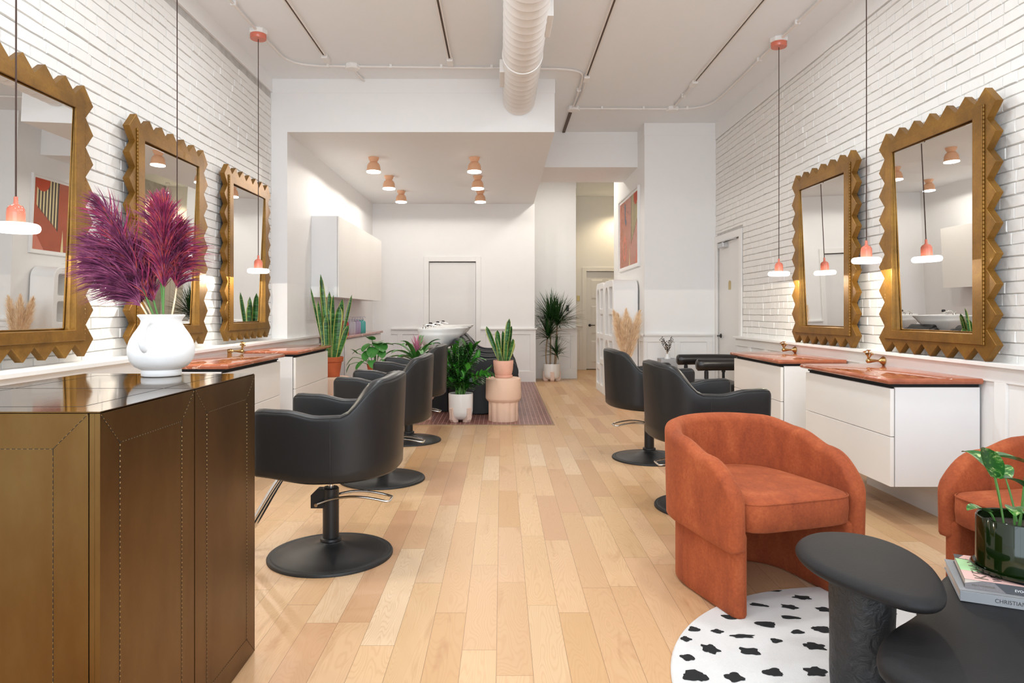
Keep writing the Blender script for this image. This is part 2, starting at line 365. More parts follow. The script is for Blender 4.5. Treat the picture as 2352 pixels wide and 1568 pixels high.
def bricks(mb, side, x, regions, seed):
    """painted bricks on a wall facing +X (side=1) or -X (side=-1)"""
    rnd = random.Random(seed); rh = 0.0672
    nrow = int((3.52-0.90)/rh)
    for r in range(nrow):
        z0 = 0.92+r*rh; y = -2.0+(0.105 if r % 2 else 0)+rnd.uniform(-.02, .02)
        wob = rnd.uniform(-.002, .002)
        while y < 8.9:
            L = 0.205+rnd.uniform(-.012, .012)
            if r % 6 == 5: L = 0.105
            a, b, c, d = y+0.0022, y+L-0.0022, z0+0.0022+wob, z0+rh-0.0022+wob
            for (ra, rb, rc, rd) in regions:
                aa, bb, cc, dd = max(a, ra), min(b, rb), max(c, rc), min(d, rd)
                if bb-aa < 0.02 or dd-cc < 0.02: continue
                h = 0.0060+rnd.uniform(-.0025, .0030); j = lambda s=.0016: rnd.uniform(-s, s)
                ch = 0.0030
                # outline ring at joint, ring at face (with a mid point on the long edges), all a little uneven
                ym = (aa+bb)/2
                ring0 = [(aa, cc), (ym, cc), (bb, cc), (bb, dd), (ym, dd), (aa, dd)]
                ring1 = [(aa+ch, cc+ch), (ym, cc+ch), (bb-ch, cc+ch), (bb-ch, dd-ch), (ym, dd-ch), (aa+ch, dd-ch)]
                wz = lambda p, q: q+0.006*noise.noise(Vector((p*1.7, q*3, seed)))+0.003*noise.noise(Vector((p*7, q*9, seed)))
                v0 = [(x-side*0.002, p+j(), wz(p, q)+j(.0010)) for p, q in ring0]
                v1 = [(x+side*(h+j(.0012)), p+j(), wz(p, q)+j(.0010)) for p, q in ring1]
                mb.add(v0+v1, [(i, (i+1) % 6, (i+1) % 6+6, i+6) for i in range(6)]+[(6, 7, 10, 11), (7, 8, 9, 10)], 0)
            y += L
# left brick wall
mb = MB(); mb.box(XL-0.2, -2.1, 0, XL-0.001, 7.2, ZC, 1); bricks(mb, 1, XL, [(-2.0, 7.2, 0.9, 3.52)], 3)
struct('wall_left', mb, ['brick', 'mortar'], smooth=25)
struct('trim_2', MB().box(XL, -2.1, 3.535, XL+0.02, 7.2, ZC), 'wall')
# right brick wall with the door opening
DY0, DY1, DZ = 7.98, 8.80, 2.11
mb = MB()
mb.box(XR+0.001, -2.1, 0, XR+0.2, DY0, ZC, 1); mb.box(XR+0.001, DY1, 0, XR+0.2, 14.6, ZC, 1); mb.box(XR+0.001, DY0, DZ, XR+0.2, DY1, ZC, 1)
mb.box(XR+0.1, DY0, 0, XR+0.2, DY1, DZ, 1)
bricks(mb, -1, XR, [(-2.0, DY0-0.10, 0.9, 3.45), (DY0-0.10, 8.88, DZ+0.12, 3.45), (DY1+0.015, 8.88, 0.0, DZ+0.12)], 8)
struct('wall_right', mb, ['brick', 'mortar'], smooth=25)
struct('trim_3', MB().box(XR-0.012, -2.1, 3.46, XR+0.001, 8.88, ZC), 'wall')
# niche, back wall and soffit
struct('wall_niche', MB().box(XL-0.2, 7.2, 0, -2.26, 11.96, 3.12), 'wall')
mb = MB(); mb.box(-2.7, 11.96, 0, -1.274, 12.58, 3.12); mb.box(-0.45, 11.96, 0, 0.58, 12.58, 3.12); mb.box(-1.274, 11.96, 2.11, -0.45, 12.58, 3.12)
mb.box(-1.274, 12.1, 0, -0.45, 12.15, 2.11, 1)
struct('wall_back', mb, ['wall', 'gap'])
struct('wall_soffit', MB().box(XL-0.2, 7.2, 3.12, 0.56, 12.58, ZC), 'wall')
struct('wall_beam', MB().box(0.56, 9.32, 3.20, 1.87, 10.40, ZC), 'wall')
struct('wall_column', MB().box(1.86, 8.88, 0, XR+0.1, 11.30, ZC), 'wall')
struct('wall_hall', MB().box(0.58, 12.58, 0, 1.37, 14.7, ZC), 'wall')
mb = MB(); mb.box(1.2, 14.5, 0, 1.80, 14.7, ZC); mb.box(2.62, 14.5, 0, 3.5, 14.7, ZC); mb.box(1.80, 14.5, 2.09, 2.62, 14.7, ZC)
mb.box(1.80, 14.64, 0, 2.62, 14.70, 2.09, 1)
struct('wall_end', mb, ['wall', 'gap'])
# picture-rail seams
struct('trim_4', MB().box(XL+0.02, 7.196, 3.53, 0.565, 7.2, ZC).box(0.56, 7.2, 3.53, 0.565, 9.32, ZC), 'wall')
struct('trim_5', MB().box(1.855, 8.875, 3.52, XR-0.01, 8.88, ZC).box(1.855, 8.88, 3.52, 1.86, 9.32, ZC), 'wall')
struct('trim_6', MB().box(0.565, 9.315, 3.52, 1.87, 9.32, ZC), 'wall')
struct('trim_7', MB().box(0.58, 12.575, 3.50, 1.375, 12.58, ZC).box(1.375, 14.495, 3.50, 3.4, 14.5, ZC), 'wall')
# street front behind the camera: piers, header, sill and the shop window
mb = MB(); mb.box(-2.65, -2.15, 0, -2.3, -2.0, ZC).box(2.65, -2.15, 0, 3.0, -2.0, ZC).box(-2.3, -2.15, 3.4, 2.65, -2.0, ZC).box(-2.3, -2.15, 0, 2.65, -2.0, 0.35)
struct('wall_front', mb, 'wall')
mb = MB()
for x in (-2.3, -0.7, 0.95, 2.6): mb.box(x, -2.1, 0.35, x+0.05, -2.05, 3.4)
mb.box(-2.3, -2.1, 2.6, 2.65, -2.05, 2.65)
struct('window_1', mb, 'black_metal')

# wainscot: local (a along wall, z up, d outwards) -> world
def wains(name, fn, a0, a1, stiles, zc=0.92, base=0.19, cap=True, d=0.016, rail=0.085):
    mb = MB()
    def bx(p0, p1, q0, q1, d0, d1):
        P, Q = fn(p0, d0), fn(p1, d1)
        mb.box(min(P[0], Q[0]), min(P[1], Q[1]), q0, max(P[0], Q[0]), max(P[1], Q[1]), q1)
    bx(a0, a1, 0, base, 0, d); bx(a0, a1, zc-rail, zc, 0, d)
    for s0, s1 in stiles: bx(s0, s1, base, zc-rail, 0, d)
    if cap:
        bx(a0-0.0, a1+0.0, zc-0.012, zc, 0, d+0.022)
        bx(a0-0.0, a1+0.0, zc, zc+0.022, -0.02, d+0.032)
    return struct(name, mb, 'trim', bevel=0.002, seg=1)
# left: a furred-out panel wall below the bricks
struct('trim_8', MB().box(XL-0.001, -2.1, 0, -2.262, 7.2, 0.921), 'trim')
st = [(7.51-0.4725*k-0.045, 7.51-0.4725*k+0.045) for k in range(-2, 20)]
wains('trim_9', lambda a, d: (-2.262+d, a), -2.0, 8.40, st, cap=False)
struct('trim_10', MB().box(XL-0.001, -2.1, 0.921, -2.214, 8.40, 0.944), 'trim', bevel=0.002)
# right
wains('trim_11', lambda a, d: (XR-0.052-d, a), -2.0, 7.94, [s for s in st if s[1] < 7.9], cap=False)
struct('trim_12', MB().box(XR-0.053, -2.0, 0, XR+0.001, 7.94, 0.921), 'trim')
struct('trim_13', MB().box(XR-0.105, -2.0, 0.921, XR+0.002, 7.94, 0.944), 'trim', bevel=0.002)
# back wall, column, hall
wains('trim_14', lambda a, d: (a, 11.96-d), -1.93, -1.36, [(-1.82, -1.73), (-1.42, -1.36)])
wains('trim_15', lambda a, d: (a, 11.96-d), -0.37, 0.60, [(-0.37, -0.28), (0.08, 0.17), (0.50, 0.60)])
struct('trim_16', MB().box(0.58, 11.94, 0, 0.596, 12.58, 0.92).box(0.58, 11.92, 0.92, 0.62, 12.58, 0.944), 'trim')
wains('trim_17', lambda a, d: (a, 8.88-d), 1.85, 2.74, [(1.85, 1.893), (2.25, 2.32), (2.667, 2.74)])
wains('trim_18', lambda a, d: (1.86-d, a), 8.88, 9.2, [(8.88, 8.94), (9.14, 9.2)])
wains('trim_19', lambda a, d: (a, 12.58-d), 0.60, 1.39, [(0.60, 0.68), (1.27, 1.39)])
wains('trim_20', lambda a, d: (a, 14.5-d), 1.39, 1.72, [(1.39, 1.45), (1.66, 1.72)])

# doors -------------------------------------------------------
def casing(name, fn, a0, a1, zt, w=0.085, d=0.02):
    mb = MB()
    for p0, p1, q0, q1 in ((a0-w, a0, 0, zt+w), (a1, a1+w, 0, zt+w), (a0, a1, zt, zt+w)):
        P, Q = fn(p0, 0), fn(p1, d); mb.box(min(P[0], Q[0]), min(P[1], Q[1]), q0, max(P[0], Q[0]), max(P[1], Q[1]), q1)
    return struct(name, mb, 'trim', bevel=0.003, seg=1)
casing('trim_21', lambda a, d: (a, 11.96-d), -1.274, -0.45, 2.11)
door1 = struct('door_1', MB().box(-1.268, 12.0, 0.01, -0.456, 12.04, 2.095), 'door')
mb = MB(); mb.lathe([(0.0, 0), (0.026, 0), (0.026, 0.012), (0.012, 0.016), (0.012, 0.04), (0.026, 0.05), (0.028, 0.065), (0.0, 0.075)], n=16)
mb.xf(Matrix.Translation((-1.21, 12.0, 0.98)) @ Matrix.Rotation(PI/2, 4, 'X')); mb.build('door_knob', 'brass', door1, smooth=50)

casing('trim_22', lambda a, d: (a, 14.5-d), 1.80, 2.62, 2.09)
mb = MB(); mb.box(1.805, 14.53, 0.015, 2.615, 14.57, 2.08)
door2 = struct('door_2', mb, 'door')
mb = MB()
for x0, x1 in ((1.90, 2.16), (2.26, 2.52)):
    for z0, z1 in ((0.15, 0.62), (0.76, 1.36), (1.50, 1.92)):
        P = lambda x, z, k: (x, 14.53-0.001-(0.012 if k else 0), z)
        o_ = [(x0, z0), (x1, z0), (x1, z1), (x0, z1)]; i_ = [(x0+.03, z0+.03), (x1-.03, z0+.03), (x1-.03, z1-.03), (x0+.03, z1-.03)]
        mb.add([P(a, b, 0) for a, b in o_]+[P(a, b, 1) for a, b in i_], [(i, (i+1) % 4, (i+1) % 4+4, i+4) for i in range(4)]+[(4, 5, 6, 7)])
mb.build('raised_panel', 'door', door2)
def lever(parent, loc, ax, sgn=1):
    """black lever handle; ax = outward dir, lever along sgn"""
    mb = MB(); mb.lathe([(0, 0), (0.028, 0), (0.028, 0.01), (0.010, 0.014), (0.010, 0.05), (0, 0.05)], n=16)
    mb.tube([(0, 0, 0.045), (sgn*0.03, 0, 0.048), (sgn*0.11, 0, 0.046)], 0.009, 8)
    r = Matrix.Rotation(PI/2, 4, 'X') if ax == 'Y' else (Matrix.Rotation(-PI/2, 4, 'Z') @ Matrix.Rotation(PI/2, 4, 'X'))
    mb.xf(Matrix.Translation(loc) @ r); o = mb.build('door_handle', 'black_metal', parent, smooth=50); o['label'] = 'black lever handle'; return o
lever(door2, (1.875, 14.53, 0.945), 'Y')
casing('trim_23', lambda a, d: (XR-d, a), DY0, DY1, DZ)
door3 = struct('door_3', MB().box(XR+0.015, DY0+0.005, 0.01, XR+0.055, DY1-0.005, DZ-0.01), 'door')
lever(door3, (XR+0.015, 8.72, 0.92), 'X', 1)
mb = MB(); mb.box(XR-0.05, 8.45, 2.03, XR+0.015, 8.66, 2.085); mb.tube([(XR-0.03, 8.55, 2.092), (XR-0.07, 8.3, 2.094), (XR-0.01, 8.08, 2.10)], 0.008, 6)
mb.build('door_closer', 'steel', door3, bevel=0.004)

# small wall fittings
def arch_plate(mb, fn, w, h, t):
    p = [(-w/2, 0), (w/2, 0)]+[(x, z+h-w/2) for x, z in arc(10, 0, PI, w/2)]
    mb.prism(p, lambda a, b, k: fn(a, b, t if k else 0))
mb = MB(); arch_plate(mb, lambda a, b, k: (XR+0.014-k, 8.385+a, 1.50+b), 0.075, 0.11, 0.006)
o = mb.build('door_sign', 'plate'); tag(o, 'small arched brass plate on the white door in the right brick wall', 'sign')
mb = MB(); mb.box(1.60, 14.485, 1.46, 1.66, 14.5, 1.57)
tag(mb.build('brass_plate', 'plate', bevel=0.004), 'small brass plate on the hallway wall left of the panelled door', 'sign')
mb = MB(); mb.box(1.19, 12.565, 1.24, 1.24, 12.58, 1.35)
tag(mb.build('wall_switch', 'black_metal', bevel=0.004), 'small black switch on the wall behind the spiky dracaena', 'switch')
# hallway spotlight
hs = thing('spotlight', 'small white spotlight hanging from the hallway ceiling', 'light', (2.50, 14.0, ZC))
MB().box(-0.03, -0.03, -0.03, 0.03, 0.03, 0).tube([(0, 0, -0.03), (0, 0, -0.13)], 0.006).build('bracket', 'matte_white', hs)
MB().lathe([(0.02, -0.12), (0.035, -0.14), (0.04, -0.21), (0.036, -0.212)], n=16).build('lamp_head', 'matte_white', hs, smooth=40)
MB().lathe([(0.0, -0.213), (0.034, -0.213), (0.034, -0.209), (0, -0.209)], n=16).build('bulb', 'glow2', hs)
l = bpy.data.lights.new('hall_light', 'SPOT'); l.energy = 32; l.color = (1.0, 0.80, 0.50); l.spot_size = 2.6; l.spot_blend = 0.6; l.shadow_soft_size = 0.04
lo = bpy.data.objects.new('hall_light', l); C.objects.link(lo); lo.parent = hs; lo.location = (0, 0, -0.23)

# ============================================================ CEILING: duct, conduits, light channels
R_, DX, DZc = 0.17, 0.183, 3.465
prof = []; mb = MB(); rows = []; y = -2.0; k = 0
ys = []
while y < 7.2:
    ys += [(y, R_), (y+0.105, R_), (y+0.11, R_+0.003), (y+0.12, R_+0.003), (y+0.125, R_)]
    y += 0.13
for yy, r in [q for q in ys if q[0] < 7.21]:
    rows.append([(DX+r*math.cos(2*PI*j/40), yy+0.03*math.sin(2*PI*j/40), DZc+r*math.sin(2*PI*j/40)) for j in range(40)])
mb.grid(rows, True, capa=True, capb=True)
duct = mb.build('air_duct', 'conduit', smooth=40); tag(duct, 'large round white spiral duct running along the ceiling into the soffit', 'duct')
for nm, (x0, x1, y0, y1, z0, z1) in (('vent', (DX+0.155, DX+0.20, 5.02, 5.42, 3.40, 3.52)), ('vent', (DX-0.20, DX-0.155, 6.2, 6.62, 3.40, 3.52))):
    mb = MB().box(x0, y0, z0, x1, y1, z1)
    for q in range(5): mb.box(x0-0.002, y0+0.02, z0+0.012+q*0.02, x1+0.002, y1-0.02, z0+0.02+q*0.02, 1)
    mb.build(nm, ['trim', 'conduit'], duct, bevel=0.004)
mb = MB(); rr = R_+0.009
mb.grid([[(DX+r*math.cos(2*PI*j/40), yy, DZc+r*math.sin(2*PI*j/40)) for j in range(40)] for yy, r in ((5.93, R_), (5.932, rr), (5.96, rr), (5.962, R_))], True); mb.build('band', 'trim', duct, smooth=40)

CH = [(-1.69, 6.50, 'leftmost of the four ceiling light channels'), (-0.50, 6.58, 'ceiling light channel just left of the round duct'),
      (0.885, 7.06, 'ceiling light channel just right of the round duct'), (2.05, 7.22, 'rightmost of the four ceiling light channels')]
for x, ye, lb in CH:
    t = thing('light_channel', 'slim white '+lb+', unlit, with a dark slot', 'ceiling light', (x, ye, ZC), group=None)
    MB().box(-0.022, -8.5, -0.022, -0.009, 0, 0).box(0.009, -8.5, -0.022, 0.022, 0, 0).build('channel', 'conduit', t)
    MB().box(-0.009, -8.5, -0.012, 0.009, 0, -0.001).build('slot', 'slot', t)
    MB().box(-0.03, 0.0, -0.04, 0.03, 0.14, 0).build('end_feed', 'trim', t, bevel=0.006)
t = thing('light_channel', 'short dark slotted channel on the ceiling beside the soffit corner', 'ceiling light', (0.845, 8.36, ZC))
MB().box(-0.018, 0, -0.018, 0.018, 0.93, 0).build('channel', 'slot', t)
def conduit(pts, label, clips, boxes=()):
    pts3 = smoothpoly([(x, y, ZC-0.022) for x, y in pts], 2, False)
    root = tag(MB().tube(pts3, 0.0115, 8).build('conduit', 'conduit', smooth=50), label, 'conduit')
    for x, y, a in clips:
        m = MB().box(-0.022, -0.012, -0.036, 0.022, 0.012, 0); m.xf(Matrix.Translation((x, y, ZC)) @ Matrix.Rotation(a, 4, 'Z')); m.build('clip', 'trim', root)
    for x, y, s in boxes:
        m = MB(); m.lathe([(s*0.92, 0), (s, -0.008), (s, -0.042), (s*0.92, -0.05)], n=8, c=(x, y, ZC)); m.build('junction_box', 'trim', root, smooth=20)
    return root
conduit([(-2.10, -1.9), (-2.10, 1.3), (-2.10, 2.9), (-2.12, 4.38), (-2.12, 5.90), (-2.10, 6.30), (-2.09, 6.62), (-1.90, 6.76), (-1.52, 6.77), (-1.0, 6.79), (0.45, 6.83), (0.70, 6.86), (0.83, 6.96), (0.85, 7.2), (0.85, 8.16)],
        'white conduit looping from the left lamps past the duct to the soffit corner', [(-1.72, 6.77, PI/2), (-1.1, 6.79, PI/2), (-0.6, 6.80, PI/2), (-0.1, 6.81, PI/2), (0.85, 7.5, 0), (-2.12, 5.4, 0)], [(-1.48, 6.78, 0.075), (0.86, 8.17, 0.08)])
conduit([(0.92, 8.17), (1.4, 8.18), (2.05, 8.19), (2.30, 8.17), (2.46, 8.02), (2.49, 7.7), (2.49, 6.2), (2.49, 4.6), (2.49, 3.1), (2.49, -1.9)],
        'white conduit along the right side of the ceiling feeding the right pendants', [(1.2, 8.17, PI/2), (1.7, 8.18, PI/2), (2.22, 8.18, PI/2), (2.49, 6.6, 0), (2.49, 5.75, 0), (2.49, 5.2, 0)], [(2.05, 8.19, 0.08)])
conduit([(-1.48, 6.84), (-1.48, 7.0), (-1.45, 7.20)], 'short white conduit from ceiling box into the soffit', [])
conduit([(2.05, 7.36), (2.05, 7.75), (2.05, 8.12)], 'short white conduit linking the right light channel to its junction box', [(2.05, 7.7, 0)])
conduit([(0.885, 7.2), (0.90, 7.6), (0.88, 8.1)], 'thin white flexible conduit beside the soffit corner', [])

# ============================================================ PENDANTS
def pendant(loc, label, zdisc):
    t = thing('pendant_lamp', label, 'pendant lamp', loc, group='pendant lamps over the styling stations')
    L = loc[2]-zdisc
    MB().lathe([(0.075, 0), (0.08, -0.006), (0.08, -0.034), (0.075, -0.04)], n=8).build('junction_box', 'trim', t)
    MB().lathe([(0.0, -0.04), (0.068, -0.04), (0.068, -0.078), (0.064, -0.083), (0, -0.083)], n=32).build('canopy', 'pink_enamel', t, smooth=40)
    MB().tube([(0, 0, -0.08), (0.001, 0, -L/2), (0, 0, -L+0.13)], 0.0036, 8).build('cord', 'cord', t, smooth=60)
    MB().lathe([(0.0045, -L+0.145), (0.008, -L+0.143), (0.009, -L+0.118), (0.013, -L+0.110), (0.026, -L+0.104), (0.034, -L+0.090), (0.0355, -L+0.07), (0.0355, -L+0.026), (0, -L+0.026)], n=32).build('socket', 'pink_enamel', t, smooth=40)
    p = [(0.0, -L+0.028), (0.07, -L+0.028)]+[(0.0745+0.018*math.cos(a), -L+0.008+0.020*math.sin(a)) for a in [PI/2-i*PI/10 for i in range(11)]]+[(0.06, -L-0.012), (0, -L-0.012)]
    MB().lathe(p, n=48).build('shade', 'glow', t, smooth=50)
    l = bpy.data.lights.new('lamp', 'SPOT'); l.energy = PEND; l.color = (1.0, 0.91, 0.74); l.spot_size = PI; l.spot_blend = 0.0; l.shadow_soft_size = 0.0
    o = bpy.data.objects.new('lamp', l); C.objects.link(o); o.parent = t; o.location = (0, 0, -L-0.048)
    return t
pendant((-2.12, 2.98, ZC), 'pendant with pink socket and round white shade, nearest on the left wall', 1.58)
pendant((-2.12, 4.46, ZC), 'pendant whose cord crosses the middle left mirror, shade behind the purple grass', 1.58)
pendant((-2.12, 5.95, ZC), 'pendant in front of the farthest left mirror, pink socket over white disc', 1.572)
pendant((2.49, 4.66, ZC), 'pendant hanging between the two right mirrors, pink socket over white disc', 1.565)
pendant((2.49, 6.13, ZC), 'pendant left of the smaller right mirror, pink socket over glowing white disc', 1.557)

# ============================================================ CEILING CUPS
def cup(loc, label):
    t = thing('ceiling_lamp', label, 'ceiling lamp', loc, group='peach ceiling lamps in the wash area')
    MB().lathe([(0.0, 0), (0.064, 0), (0.066, -0.004), (0.058, -0.03), (0.046, -0.052), (0.042, -0.058), (0, -0.058)], n=32).build('ceiling_mount', 'cup_clay', t, smooth=35)
    MB().lathe([(0.03, -0.056), (0.044, -0.058), (0.066, -0.078), (0.079, -0.11), (0.083, -0.15), (0.0835, -0.175), (0.078, -0.175), (0.074, -0.12), (0.03, -0.075)], n=40).build('shade', 'cup_clay', t, smooth=40)
    MB().lathe([(0.0, -0.155), (0.077, -0.155), (0.0865, -0.176), (0.085, -0.184), (0.06, -0.190), (0, -0.192)], n=40).build('diffuser', 'glow2', t, smooth=50)
    l = bpy.data.lights.new('lamp', 'SPOT'); l.energy = CUP; l.color = (1.0, 0.94, 0.86); l.spot_size = PI; l.spot_blend = 0.15; l.shadow_soft_size = 0.0
    o = bpy.data.objects.new('lamp', l); C.objects.link(o); o.parent = t; o.location = (0, 0, -0.20)
names = ['nearest', 'middle', 'farthest']
for c_, X_ in (('left', -1.57), ('right', -0.333)):
    for n_, Y_ in zip(names, (8.38, 9.52, 10.68)):
        cup((X_, Y_, 3.12), 'peach cup-shaped ceiling lamp, %s of the %s row' % (n_, c_))

# ============================================================ MIRRORS
def mirror(loc, rz, label, yaw):
    """local: x = along the wall, y = out of the wall, z = up"""
    t = thing('mirror', label, 'mirror', loc, rz, 'gold zigzag mirrors')
    a, b, p, dp = 0.575, 0.760, 0.163, 0.072
    pts = []
    tx = [(-3+i)*p for i in range(7)]; tz = [(-4+i)*(0.665*2/8) for i in range(9)]
    # bottom edge, left to right
    for i, x in enumerate(tx):
        pts.append((x, -b))
        if i < 6: pts.append((x+p/2, -b+dp))
    for i, z in enumerate(tz):
        pts.append((a, z))
        if i < 8: pts.append((a-dp, z+0.665/8))
    for i, x in enumerate(reversed(tx)):
        pts.append((x, b))
        if i < 6: pts.append((x-p/2, b-dp))
    for i, z in enumerate(reversed(tz)):
        pts.append((-a, z))
        if i < 8: pts.append((-a+dp, z-0.665/8))
    ai, bi = 0.408, 0.617; n = len(pts)
    # ring between zigzag and the opening: inner point for every outer one, by clamping to the opening
    inn = [(max(-ai, min(ai, x)), max(-bi, min(bi, z))) for x, z in pts]
    y0, y1 = 0.045, 0.088
    mb = MB()
    vs_ = [(x, y1, z) for x, z in pts]+[(x, y0, z) for x, z in pts]+[(x, y1, z) for x, z in inn]+[(x, y0, z) for x, z in inn]
    fs = []
    for i in range(n):
        k = (i+1) % n
        fs.append((i, k, k+n, i+n))
        fs.append((i, k, k+2*n, i+2*n) if inn[i] != inn[k] else (i, k, i+2*n))
        fs.append((i+n, k+n, k+3*n, i+3*n) if inn[i] != inn[k] else (i+n, k+n, i+3*n))
        if inn[i] != inn[k]: fs.append((i+2*n, k+2*n, k+3*n, i+3*n))
    mb.add(vs_, fs); mb.build('frame', 'gold', t, bevel=0.0015, seg=1)
    mb = MB()
    def ringbox(A, B, A2, B2, ya, yb):
        o_ = [(-A, -B), (A, -B), (A, B), (-A, B)]; i_ = [(-A2, -B2), (A2, -B2), (A2, B2), (-A2, B2)]
        v = [(x, yb, z) for x, z in o_]+[(x, yb, z) for x, z in i_]+[(x, ya, z) for x, z in o_]+[(x, ya, z) for x, z in i_]
        f = []
        for i in range(4):
            k = (i+1) % 4; f += [(i, k, k+4, i+4), (i, k, k+8, i+8), (i+4, k+4, k+12, i+12), (i+8, k+8, k+12, i+12)]
        mb.add(v, f)
    ringbox(0.480, 0.668, 0.400, 0.609, 0.088, 0.098)
    mb.build('inner_frame', 'gold', t, bevel=0.002, seg=1)
    for s in (-1, 1):                                              # beading down both sides
        mb = MB(); pr = []
        for k in range(60):
            z = -0.66+1.32*k/59; pr += [(0.0022, z-0.011), (0.005, z-0.006), (0.005, z+0.006)]
        mb.lathe(pr+[(0.0022, 0.671)], (s*0.485, 0.092, 0), 6); mb.build('beading', 'gold', t)
    MB().box(-0.45, 0.012, -0.62, 0.45, 0.045, 0.62).build('backing', 'black_metal', t)
    mb = MB(); A, B, w = 0.408, 0.617, 0.022
    o_ = [(-A, -B), (A, -B), (A, B), (-A, B)]; i_ = [(-A+w, -B+w), (A-w, -B+w), (A-w, B-w), (-A+w, B-w)]
    mb.add([(x, 0.0655, z) for x, z in o_]+[(x, 0.068, z) for x, z in i_], [(i, (i+1) % 4, (i+1) % 4+4, i+4) for i in range(4)]+[(4, 5, 6, 7)])
    g = mb.build('mirror_glass', 'mirror', t); g.rotation_euler = (-0.0235, 0, yaw); g.location = (0, 0.067-0.067, 0)
    return t
m0 = mirror((XL+0.006, 6.34, 1.732), -PI/2, 'gold zigzag-framed mirror farthest away on the left wall', -0.012)
dup(m0, (XL+0.006, 4.865, 1.732), -PI/2, 'gold zigzag-framed mirror behind the purple grass, middle of the left wall')
dup(m0, (XL+0.006, 3.34, 1.732), -PI/2, 'gold zigzag-framed mirror cut off by the left edge of the photo')
m1 = mirror((XR-0.022, 5.73, 1.706), PI/2, 'gold zigzag-framed mirror on the right wall, the farther and smaller-looking one', 0.012)
dup(m1, (XR-0.022, 4.275, 1.706), PI/2, 'gold zigzag-framed mirror nearest on the right wall, reflecting wash basins')

# ============================================================ STYLING STATIONS
def vanity(loc, rz, label, W_=1.08, D=0.49, pz=0.0):
    """local: x along wall 0..W_, y out of wall 0..D"""
    t = thing('vanity_cabinet', label, 'cabinet', loc, rz, 'floating white styling cabinets')
    z0, z1 = 0.227, 0.797
    MB().box(0.012, 0, z0, W_-0.012, D-0.022, z1).build('cabinet_body', 'gap', t)
    for x0, x1 in ((0, 0.014), (W_-0.014, W_)):
        MB().box(x0, 0, z0, x1, D-0.028, z1-0.004).build('side_panel', 'white_lac', t, bevel=0.001, seg=1)
    MB().box(0.014, 0, z0, W_-0.014, D-0.03, z0+0.014).build('bottom_panel', 'white_lac', t)
    zm = (z0+z1)/2-0.003
    for a, b in ((z0, zm), (zm+0.004, z1-0.012)):
        MB().box(0.0, D-0.022, a, W_, D, b).build('drawer', 'cream_lac', t, bevel=0.0015, seg=1)
    MB().box(0.10, 0, pz, W_-0.10, 0.12, z0).build('plinth', 'white_lac', t)
    return t
def worktop(loc, rz, label, W_=1.08, D=0.49):
    mb = MB(); z0, z1, o = 0.812, 0.845, 0.03
    r = (z1-z0)/2; rows = []
    # bullnosed slab: outline shrinks along a half-round profile
    pr = [(-r, z0)]+[(-r+r*math.sin(a), (z0+z1)/2-r*math.cos(a)) for a in [PI*i/8 for i in range(1, 8)]]+[(-r, z1)]
    for d, z in pr:
        rows.append([(-o-d, 0, z), (W_+o+d, 0, z), (W_+o+d, D+o+d, z), (-o-d, D+o+d, z)])
    mb.grid(rows, True, capa=True, capb=True)
    t = mb.build('worktop', 'marble', smooth=60); t.location = loc; t.rotation_euler = (0, 0, rz)
    tag(t, label, 'worktop', 'red marble worktops on the styling cabinets')
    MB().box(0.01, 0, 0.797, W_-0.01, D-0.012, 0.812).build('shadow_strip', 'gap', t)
    return t
def tap(loc, rz, label):
    t = thing('wall_tap', label, 'tap', loc, rz, 'brass hook taps above the worktops')
    m = MB(); m.lathe([(0.0, 0), (0.030, 0), (0.032, 0.006), (0.027, 0.012), (0.020, 0.022), (0.009, 0.030), (0.007, 0.05), (0.011, 0.075), (0.016, 0.10), (0.017, 0.118), (0.010, 0.125), (0, 0.125)], n=20)
    m.xf(Matrix.Rotation(-PI/2, 4, 'X')); m.build('spout', 'brass', t, smooth=50)
    m = MB()
    for a, L, tilt in ((0, 0.062, 0.0), (0.9, 0.058, 0.42), (3.6, 0.045, 0.5), (2.2, 0.04, 0.45)):
        d = Vector((math.cos(a)*math.sin(tilt), math.sin(a)*math.sin(tilt), math.cos(tilt)))
        p = Vector((0, 0.108, 0.01)); m.tube([p, p+d*L*0.5, p+d*L], [0.004, 0.0035, 0.0065], 8)
        m.tube([p+d*L, p+d*(L+0.006)], [0.013, 0.015], 10)
    m.build('handle', 'brass', t, smooth=50)
    return t
v0 = vanity((-2.246, 5.55, 0.038), -PI/2, 'white floating cabinet behind the bronze desk, under the middle left mirror', 1.10, 0.446, -0.038)
dup(v0, (-2.246, 7.07, 0.038), -PI/2, 'white floating cabinet farther along the left wall, next to the tall snake plant')
worktop((-2.246, 5.55, 0.038), -PI/2, 'red marble worktop behind the white vase on the left', 1.10, 0.446)
worktop((-2.246, 7.07, 0.038), -PI/2, 'red marble worktop farther along the left wall', 1.10, 0.446)
v1 = vanity((2.722, 3.884, 0), PI/2, 'white floating cabinet nearest on the right, behind the rust armchair', 1.08, 0.51)
dup(v1, (2.722, 5.41, 0), PI/2, 'white floating cabinet farther along the right wall, behind the black chairs')
worktop((2.722, 3.884, 0), PI/2, 'red marble worktop nearest on the right wall', 1.08, 0.51)
worktop((2.722, 5.41, 0), PI/2, 'red marble worktop farther along the right wall', 1.08, 0.51)
tap((-2.246, 5.62, 0.90), -PI/2, 'brass sculpted tap on the left wall')
tap((2.722, 4.86, 0.875), PI/2, 'brass sculpted tap above the near right worktop')
tap((2.722, 6.32, 0.873), PI/2, 'brass sculpted tap above the far right worktop')

